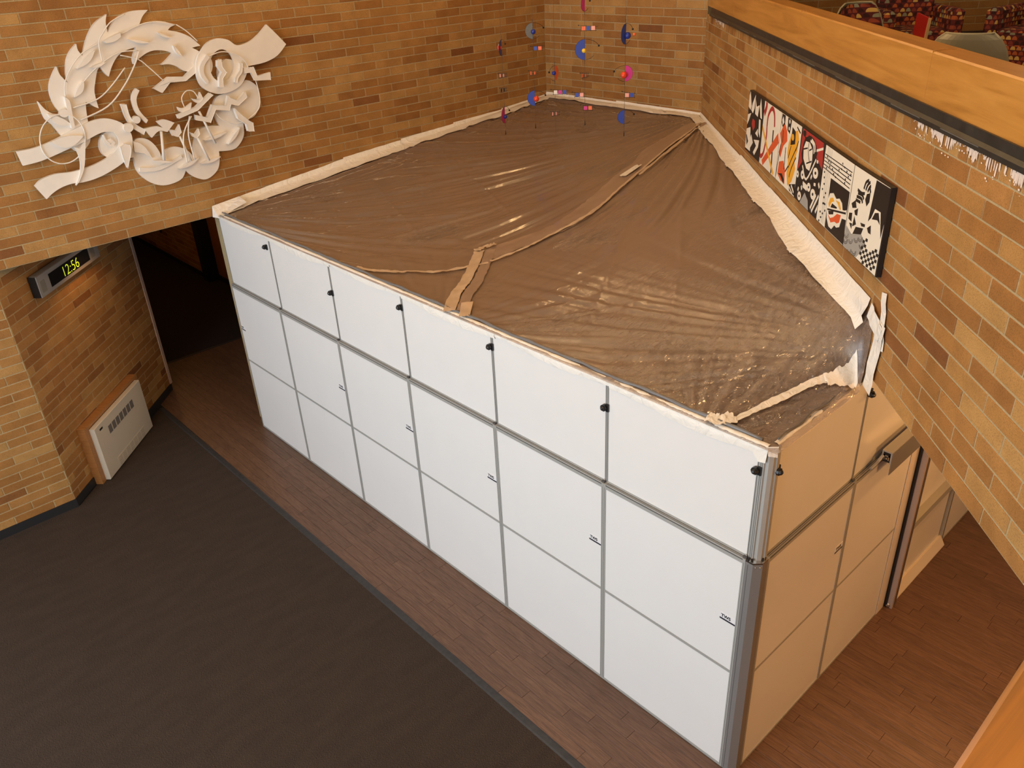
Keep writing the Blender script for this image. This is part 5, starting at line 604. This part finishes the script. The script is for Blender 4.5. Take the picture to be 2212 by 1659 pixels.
# tape over the panel tops
def top_tape(parts,seed,fn,L,parent=ps):
    rr=random.Random(seed)
    for k in range(parts):
        s0=L*k/parts-.01; s1=L*(k+1)/parts+.02; n=16; rows=[]
        for i in range(n+1):
            s=min(max(s0+(s1-s0)*i/n,0),L); dz=.055+.018*math.sin(s*5+seed)+rr.uniform(-.006,.006)+.02*(k%2)
            rows+= [fn(s,.030,.012),fn(s,.012,.014),fn(s,-.004-.002*(k%2),.004),fn(s,-.006-.002*(k%2)-rr.uniform(0,.004),-dz*.55),fn(s,-.005,-dz)]
        m=MB(); m.add(rows,[(i*5+j,(i+1)*5+j,(i+1)*5+j+1,i*5+j+1) for i in range(n) for j in range(4)]); m.obj('top_tape',TAPE,parent,smooth=True)
top_tape(6,5,lambda s,d,z:(s,.03+d,HT-2.95+z),7.36)
top_tape(1,6,lambda s,d,z:(XS-.03-d,.10+s,HT-2.95+z),1.0)
m=MB(); m.add([(7.26,.022,.0),(7.37,.022,.0),(7.36,.022,-.11),(7.31,.022,-.12),(7.27,.022,-.07)],[(4,3,2,1,0)]); m.add([(7.36,.02,.01),(7.41,.07,.01),(7.41,.07,-.07),(7.37,.03,-.06)],[(0,3,2,1)]); m.obj('top_tape',TAPE,ps)
# dark bunched roll of plastic behind the front tape
sp=[(x,.068+.004*math.sin(x*7)+.003*math.sin(x*23),.018+.004*math.sin(x*11)) for x in np.linspace(.05,7.3,110)]
m=MB(); m.tube(sp,[.010+.005*math.sin(i*.9)**2 for i in range(110)],8); m.obj('bunched_and_shadow_edge',simple('bunched_plastic',(.16,.16,.165),.3),ps,smooth=True)
sp=[(7.37+.006*math.sin(y*20),y,.02+.006*math.sin(y*15)) for y in np.linspace(.12,1.0,20)]
m=MB(); m.tube(sp,.007,8); m.obj('bunched_and_shadow_edge',simple('sheet_edge_shadow',(.12,.11,.10),.3),ps,smooth=True)  # dark tube drawn for the soft shadow along the short side edge
# ------------------------------------------------------------------ white relief sculpture
sc=thing('wall_sculpture','white abstract relief sculpture of leaves, ribbons, clouds and flowers on the left brick wall','sculpture',(-.05,-.2,4.2))
def mp(x): return lambda u,v,d:(d+.05,u+.2,v-4.2)
def smooth_outline(P,thr=52,n=4):
    N=len(P); sharp=[]
    for i in range(N):
        a=Vector(P[i])-Vector(P[i-1]); b=Vector(P[(i+1)%N])-Vector(P[i]); sharp.append(a.length>1e-6 and b.length>1e-6 and math.degrees(a.angle(b))>thr)
    out=[]
    for i in range(N):
        p0,p1,p2,p3=(Vector(P[(i+k)%N]) for k in (-1,0,1,2))
        if sharp[i]: p0=p1-(p2-p1)*.3
        if sharp[(i+1)%N]: p3=p2+(p2-p1)*.3
        out.append(tuple(p1)); l=(p2-p1).length
        if l<.03: continue
        for k in range(1,n):
            t=k/n; out.append(tuple(.5*((2*p1)+(p2-p0)*t+(2*p0-5*p1+4*p2-p3)*t*t+(p3-p0+3*(p1-p2))*t**3)))
    return out
k=0
for name,outer,holes,x0,x1 in SL:
    k+=1; dz=.0006*(k%7); P=outer if name in('zigzag_arm','disc') else smooth_outline(outer)
    m=MB(); m.prism(P,holes,mp(0),x0+(.001 if x0<-.04 else 0),x1+dz); o=m.obj(name,WHT,sc)
    bv=o.modifiers.new('bevel','BEVEL'); bv.width=.004; bv.segments=2; bv.limit_method='ANGLE'; bv.angle_limit=math.radians(50)
for pts,x,r in RD:
    P=spline([(x+.05,a+.2,b-4.2) for a,b in pts],5); m=MB(); m.tube(P,r,6); m.obj('rod' if r<.0085 else 'stem',WHT,sc,smooth=True)
# ------------------------------------------------------------------ six painted canvases
LB=['canvas with white petals on black and a red heart shape, farthest along the wall','canvas with red looping ribbon, orange bar and yellow line on cream','canvas with orange and yellow figures on cream','canvas with a black haired figure on red and black patterned robe','canvas with music staff lines and an abstract apple on black','canvas with black and white figures, checks and grey waves, nearest the camera']
bgc=['K','W','W','K','W','W']; jt=[2.79,3.405,4.018,4.630,5.243,5.862,6.492]; zb=[3.672,3.685,3.694,3.703,3.711,3.722,3.738]; zt=[4.246,4.256,4.264,4.27,4.272,4.280,4.297]
cv=[]
for i in range(6):
    t=thing('painted_canvas',LB[i],'painting',(2.84,5.65,0),A45,'row of painted canvases'); cv.append(t)
    P=[(jt[i]+.002,zb[i]),(jt[i+1]-.002,zb[i+1]),(jt[i+1]-.002,zt[i+1]),(jt[i]+.002,zt[i])]
    MB().prism(P,[],lambda u,v,d:(u,d,v),-.009,-.040).obj('canvas',C['K'],t)
    e=.006; P2=[(P[0][0]+e*.5,P[0][1]+e*.6),(P[1][0]-e*(3 if i==5 else .5),P[1][1]+e*.6),(P[2][0]-e*(3 if i==5 else .5),P[2][1]-e),(P[3][0]+e*.5,P[3][1]-e)]
    MB().prism(P2,[],lambda u,v,d:(u,d,v),-.040,-.0408).obj('ground_coat',C[bgc[i]],t)
def clip(poly,i):
    a,b=jt[i]+.004,jt[i+1]-.004
    def cl(P,f,inter):
        o=[]
        for k in range(len(P)):
            p,q=P[k],P[(k+1)%len(P)]
            if f(p): o.append(p)
            if f(p)!=f(q): o.append(inter(p,q))
        return o
    it=lambda c:(lambda p,q:(c,p[1]+(q[1]-p[1])*(c-p[0])/(q[0]-p[0])))
    P=cl(poly,lambda p:p[0]>=a,it(a)); P=cl(P,lambda p:p[0]<=b,it(b)) if P else P
    zz=lambda p,T:T[i]+(T[i+1]-T[i])*(p[0]-jt[i])/(jt[i+1]-jt[i])
    P=[(p[0],min(max(p[1],zz(p,zb)+.006),zz(p,zt)-.008)) for p in P]
    return P
pm_={}; lay={}
for i,kind,c,pts,w in PT:
    key=(i,c); lay[i]=lay.get(i,0)+1; dep=-.0409-.00006*lay[i]
    m=pm_.setdefault(key,MB())
    if kind=='p': P=[clip([tuple(p) for p in pts],i)]
    else:
        S_=[(p.x,p.y) for p in spline([(a,b,0) for a,b in pts],4)] if len(pts)>2 else [tuple(p) for p in pts]; L_=[];R_=[]
        for k,p in enumerate(S_):
            p0=S_[max(k-1,0)]; p1=S_[min(k+1,len(S_)-1)]; dx,dz=p1[0]-p0[0],p1[1]-p0[1]; l=math.hypot(dx,dz)+1e-9; L_.append((p[0]-dz/l*w/2,p[1]+dx/l*w/2)); R_.append((p[0]+dz/l*w/2,p[1]-dx/l*w/2))
        P=[clip([L_[k],L_[k+1],R_[k+1],R_[k]],i) for k in range(len(S_)-1)]
    for Q in P:
        ar=abs(sum(Q[k][0]*Q[(k+1)%len(Q)][1]-Q[(k+1)%len(Q)][0]*Q[k][1] for k in range(len(Q))))/2 if len(Q)>=3 else 0
        if ar>.035: MB().prism(Q,[],lambda u,v,d:(u,d,v),-.0405,dep).obj('painted_field',C[c],cv[i]); continue
        if len(Q)>=3: m.prism(Q,[],lambda u,v,d:(u,d,v),-.0405,dep)
nm={'K':'black_paint','W':'cream_paint','R':'red_paint','O':'orange_paint','Y':'yellow_paint','G':'grey_paint'}
for (i,c),m in pm_.items(): tag(m.obj(nm[c],C[c],cv[i]),kind='stuff')
# ------------------------------------------------------------------ wall clock, heater
ck=thing('wall_clock','silver digital wall clock showing 12:56 in green digits, on the recess wall','clock',(0,-2.43,0),math.radians(135))
MB().box(.515,1.845,-.098,-.008,2.447,2.685).obj('case',BLKP,ck)
m=MB(); m.box(.515,1.845,-.108,-.098,2.447,2.685,0); m.box(.53,1.83,-.1,-.02,2.684,2.688,0); m.obj('face_frame',CLKG,ck)
MB().box(.735,1.610,-.111,-.108,2.488,2.640).obj('screen',SCR,ck)
for x in (.60,1.70): MB().box(x-.045,x+.045,-.110,-.108,2.49,2.62).obj('speaker_grille',SPK,ck)
dm=textmesh('12:56',.185,LED,-.0025,.0008)
o=link('digits',dm,ck,(),(.985,-.1125,2.50)); o.rotation_euler=(PI/2,0,0); bb=max(v.co.x for v in dm.vertices); o.scale=(.375/bb,.92,1)
ht=thing('wall_heater','cream enamel wall heater in a wooden surround under the clock','heater',(0,-2.43,0),math.radians(135))
MB().box(.44,1.83,-.10,-.001,.0,.035).box(.44,1.83,-.10,-.001,.745,.79).box(.44,.52,-.10,-.001,.035,.745).box(1.77,1.83,-.10,-.001,.035,.745).box(.50,1.79,-.06,-.001,.03,.75).obj('wood_surround',HWOOD,ht)
MB().cbox(.52,1.765,-.165,-.10,.012,.737,.006).obj('front_cover',CREAM,ht)
for i in range(7):
    x=.80+i*.0985; s=MB().box(x,x+.078,-.1665,-.164,.505,.612).obj('grille_slot',GRL,ht)
    m=MB()
    for j in range(5): m.box(x+.002,x+.076,-.1685,-.1664,.515+j*.02,.519+j*.02)
    m.obj('louvre',simple('louvre',(.2,.19,.17),.5) if i==0 else bpy.data.materials['louvre'],s)
MB().box(.775,1.56,-.168,-.164,.028,.160).obj('lower_frame',CREAM,ht)
for i in range(7):
    x=.80+i*.1065; m=MB()
    for j in range(5): m.box(x,x+.085,-.1715,-.167,.042+j*.023,.052+j*.023)
    m.obj('lower_grille',simple('lower_grille',(.46,.40,.32),.5) if i==0 else bpy.data.materials['lower_grille'],ht)
MB().box(.62,.69,-.167,-.164,.655,.680).obj('maker_plate',BLKP,ht)
dl=thing('recessed_downlight','small round downlight in the ceiling over the clock','light',(-.62,-1.18,ZL)); MB().tube([(0,0,-.03),(0,0,0)],.06,14).obj('trim_ring',CHR,dl); MB().tube([(0,0,-.032),(0,0,-.029)],.045,14).obj('lamp',simple('lamp_glow',(1,.8,.5),.5,emit=(1,.7,.35),es=4),dl)
# ------------------------------------------------------------------ hanging mobile
def strand(label,top,bot,items):
    """items: (kind, height z, sideways offset, size..., yaw) built in the local frame of the string"""
    x,y,z1=top[0],top[1],7.2; t=thing('hanging_mobile',label,'mobile',(x,y,0),math.radians(39)); b=bot
    MB().tube([(0,0,b),(0,0,z1)],.0018,5).obj('string',simple('string',(.10,.06,.03),.6) if 'string' not in bpy.data.materials else bpy.data.materials['string'],t)
    for it in items:
        k=it[0]
        if k=='half':
            _,z,side,ry,yaw,col=it; yw=math.radians(yaw); P=[(side*ry*math.sin(a),ry*math.cos(a)) for a in np.linspace(0,PI,15)]
            f=lambda u,v,d:(u*math.cos(yw)-d*math.sin(yw),u*math.sin(yw)+d*math.cos(yw),z+v)
            MB().prism(P,[],f,-.003,.003).obj('half_disc',MB_[col],t)
            rim=[f(p[0],p[1],0) for p in P]; MB().tube(rim,.0025,5).tube([f(0,-ry*1.45,0),f(0,ry*1.45,0)],.0028,5).obj('wire_rim',BLKP,t)
            P=[f(-side*ry*1.55*math.sin(a),ry*1.0*math.cos(a),0) for a in np.linspace(.05,1.25,10)]; P2=[f(-side*ry*1.2*math.sin(a),ry*1.0*math.cos(a),0) for a in np.linspace(PI-.9,PI-.05,8)]
            MB().tube(P,.0022,5).tube(P2,.0022,5).ball(P[-1],.012,8,6).obj('wire_arm',BLKP,t)
        elif k=='ball': _,z,dx,r,col=it; MB().ball((dx,-.02,z),r,12,8).obj('ball',MB_[col],t,smooth=True)
        elif k=='plates':
            _,z,x0,tilt,cols=it; m=MB(); n=len(cols); L=.055*n+.06
            m.tube([(x0-.03,0,z+.03-tilt),(x0+L-.03,0,z+.018+tilt)],.002,5); m.tube([(x0-.01,0,z-.022),(x0+L-.05,0,z-.022+tilt*.5)],.002,5)
            for i in range(n+1): m.tube([(x0+i*.055,0,z-.035),(x0+i*.055,0,z+.035)],.0018,5)
            m.ball((x0-.03,0,z+.03-tilt),.007,6,5); m.obj('wire_ladder',BLKP,t)
            for i,c in enumerate(cols):
                if c: MB().box(x0+.006+i*.055,x0+.048+i*.055,-.004,.002,z-.02,z+.022).obj('plate',MB_[c],t)
        elif k=='ladder':
            _,z,yaw,col=it; yw=math.radians(yaw); m=MB(); f=lambda u,v:(u*math.cos(yw),u*math.sin(yw),z+v)
            m.tube([f(-.07,.03),f(.06,.012)],.002,5); m.tube([f(-.05,-.03),f(.06,-.016)],.002,5)
            for i in range(5): m.tube([f(-.05+i*.024,-.035),f(-.05+i*.024,.035)],.0018,5)
            m.ball(f(-.07,.03),.006,6,5); m.obj('wire_ladder',BLKP,t)
            for i in (0,2): MB().add([f(-.046+i*.024,-.02),f(-.03+i*.024,-.02),f(-.03+i*.024,.02),f(-.046+i*.024,.02)],[(0,1,2,3)]).obj('plate',MB_[col],t)
        elif k=='weight': MB().tube([(0,0,it[1]-.03),(0,0,it[1]-.02),(0,0,it[1]+.03)],[.003,.007,.003],6).obj('weight',BLKP,t)
strand('leftmost strand of the hanging mobile, with thin blue and magenta half discs',(1.112,3.70),3.363,[('half', 4.435, -1, 0.095, 78, 'dblue'), ('ball', 4.436, -0.024, 0.033, 'red'), ('ball', 4.469, -0.021, 0.016, 'white'), ('ladder', 4.104, 30, 'pink'), ('ladder', 3.925, 50, 'black'), ('half', 3.608, -1, 0.103, 74, 'magenta'), ('ball', 3.59, 0.008, 0.026, 'dblue'), ('weight', 3.381)])
strand('hanging mobile strand with a speckled half disc above a blue half disc',(1.689,3.70),3.505,[('half', 4.657, -1, 0.09, 12, 'speckle'), ('ball', 4.649, 0.01, 0.03, 'dblue'), ('plates', 4.458, 0.0, 0.006, ['blue', 'orange']), ('ladder', 4.174, 20, 'orange'), ('half', 3.875, -1, 0.092, 10, 'blue'), ('ball', 3.869, 0.022, 0.036, 'red'), ('weight', 3.531)])
strand('hanging mobile strand with a thin orange half disc and three square plates',(2.048,3.70),3.451,[('half', 4.197, 1, 0.087, 64, 'orange'), ('ball', 4.201, -0.007, 0.026, 'dblue'), ('plates', 3.976, -0.02, -0.004, ['white', 'magenta', 'blue']), ('ladder', 3.725, 30, 'pink')])
strand('hanging mobile strand with the largest blue half disc and a yellow ball',(2.541,3.70),3.643,[('half', 4.969, -1, 0.077, 62, 'magenta'), ('plates', 4.715, -0.04, -0.004, ['orange', 'blue', 'pink']), ('half', 4.49, -1, 0.11, 8, 'blue'), ('ball', 4.48, -0.008, 0.026, 'yellow'), ('ladder', 4.21, 40, 'orange'), ('plates', 3.991, -0.12, -0.004, ['blue', 'pink']), ('plates', 3.839, -0.02, -0.01, ['magenta', 'orange']), ('weight', 3.668)])
strand('rightmost strand of the hanging mobile, with a magenta half disc facing right',(3.148,3.70),3.595,[('half', 4.681, -1, 0.105, 62, 'blue'), ('ball', 4.666, 0.021, 0.036, 'dblue'), ('ball', 4.676, 0.091, 0.016, 'orange'), ('half', 4.273, 1, 0.084, 6, 'magenta'), ('ball', 4.259, -0.014, 0.036, 'red'), ('plates', 4.04, 0.0, -0.01, ['pink', 'blue']), ('half', 3.802, -1, 0.076, 12, 'blue'), ('weight', 3.614)])
# ------------------------------------------------------------------ upstairs furniture
def rbox(mb,x0,x1,y0,y1,z0,z1,r=.03):
    c=r; v=[]; 
    P=[(x0+c,y0),(x1-c,y0),(x1,y0+c),(x1,y1-c),(x1-c,y1),(x0+c,y1),(x0,y1-c),(x0,y0+c)]
    Q=[(x0+2*c,y0+c),(x1-2*c,y0+c),(x1-c,y0+2*c),(x1-c,y1-2*c),(x1-2*c,y1-c),(x0+2*c,y1-c),(x0+c,y1-2*c),(x0+c,y0+2*c)]
    v=[(*p,z0) for p in P]+[(*p,z1-c) for p in P]+[(*p,z1) for p in Q]
    f=[tuple(range(8))[::-1]]+[(i,(i+1)%8,8+(i+1)%8,8+i) for i in range(8)]+[(8+i,8+(i+1)%8,16+(i+1)%8,16+i) for i in range(8)]+[tuple(16+i for i in range(8))]
    return mb.add(v,f)
def armchair(label,loc,rz):
    t=thing('armchair',label,'armchair',loc,rz,None)
    rbox(MB(),-.29,.29,-.36,.24,.28,.44).obj('seat_cushion',FAB,t); rbox(MB(),-.30,.30,.20,.40,.12,.80).obj('backrest',FAB,t)
    for s in (-1,1): rbox(MB(),min(s*.29,s*.42),max(s*.29,s*.42),-.38,.40,.10,.64).obj('armrest',FAB,t)
    rbox(MB(),-.30,.30,-.37,.30,.10,.29,.01).obj('base',FAB,t)
    for a in (-.36,.36):
        for b in (-.32,.34): MB().tube([(a,b,0),(a,b,.10)],.02,8).obj('leg',BLKP,t)
def shell(label,loc,rz,upholstered):
    t=thing('shell_chair',label,'chair',loc,rz); n=12; rows=[]
    prof=[(-.24,.43,.20),(-.1,.41,.25),(.08,.41,.26),(.18,.46,.27),(.235,.58,.28),(.265,.70,.245),(.285,.78,.195),(.29,.815,.15)]
    for j,(y,z,hw) in enumerate(prof):
        for i in range(n+1):
            u=-1+2*i/n; cur=.07*abs(u)**2.4; rows.append((u*hw, y-(cur if j>2 else 0)*1.0, z+(.05*abs(u)**3 if j<4 else 0)))
    N=len(rows); v=rows+[(a,b+.008,c_-.004) for a,b,c_ in rows]; f=[]
    w_=n+1
    for j in range(len(prof)-1):
        for i in range(n): q=j*w_+i; f.append((q,q+1,q+w_+1,q+w_)); f.append((N+q,N+q+w_,N+q+w_+1,N+q+1))
    for i in range(n): f.append((i,N+i,N+i+1,i+1)); q=(len(prof)-1)*w_+i; f.append((q,q+1,N+q+1,N+q))
    for j in range(len(prof)-1): q=j*w_; f.append((q,q+w_,N+q+w_,N+q)); q=j*w_+n; f.append((q,N+q,N+q+w_,q+w_))
    MB().add(v,f).obj('shell',GREY,t,smooth=False)
    rim=[rows[j*w_] for j in range(len(prof))]+[rows[(len(prof)-1)*w_+i] for i in range(n+1)]+[rows[j*w_+n] for j in range(len(prof)-1,-1,-1)]
    MB().tube(rim,.009,6).obj('rim',RIM,t,smooth=True)
    if upholstered:
        pv=[(a*.93,b-.02,c_+.002) for a,b,c_ in rows[:-w_]]; m=MB(); m.add(pv,[(j*w_+i,j*w_+i+1,(j+1)*w_+i+1,(j+1)*w_+i) for j in range(len(prof)-2) for i in range(n)]); 
        top=[(a*.9,b-.018,c_-.012) for a,b,c_ in rows[-w_:]]; b0=len(m.v); m.v+=top; L0=(len(prof)-2)*w_; m.f+=[(L0+i,L0+i+1,b0+i+1,b0+i) for i in range(n)]; m.m+=[0]*n; m.obj('upholstery',FAB,t)
    for a in (-.2,.2):
        for b in (-.16,.16): MB().tube([(a*1.1,b*1.2,0),(a*.6,b*.6,.41)],.011,8).obj('leg',CHR,t)
def face(dx,dy): return math.atan2(dy,dx)+PI/2   # chair front (-y) looks along (dx,dy)
armchair('patterned maroon and orange armchair behind the red board',(5.12,6.30,4.13),face(.68,-.73))
armchair('patterned maroon and orange armchair at the top right corner',(6.30,6.74,4.13),face(-.1,-.99))
shell('shell chair with patterned seat fabric and a grey green rim, behind the railing',(5.44,4.60,4.13),face(.9,-.5),True)
shell('shell chair turned with its plain grey back to the railing',(6.99,2.95,4.13),face(-.25,.97),False)
rb=thing('red_board','red laminate board with a pale wooden edge leaning in front of the armchair','board',(5.98,4.45,4.13),math.radians(-48))
MB().prism([(-.15,.30),(.14,.30),(.20,.74),(-.11,.76)],[],lambda u,v,d:(u,d+.0*v,v),0,.018).obj('board',RED,rb); MB().prism([(.135,.30),(.155,.30),(.215,.742),(.196,.742)],[],lambda u,v,d:(u,d,v),-.002,.020).obj('edge_band',MAPLE,rb)
MB().tube([(0,.01,0),(0,.01,.3)],.015,8).obj('stand',CHR,rb)
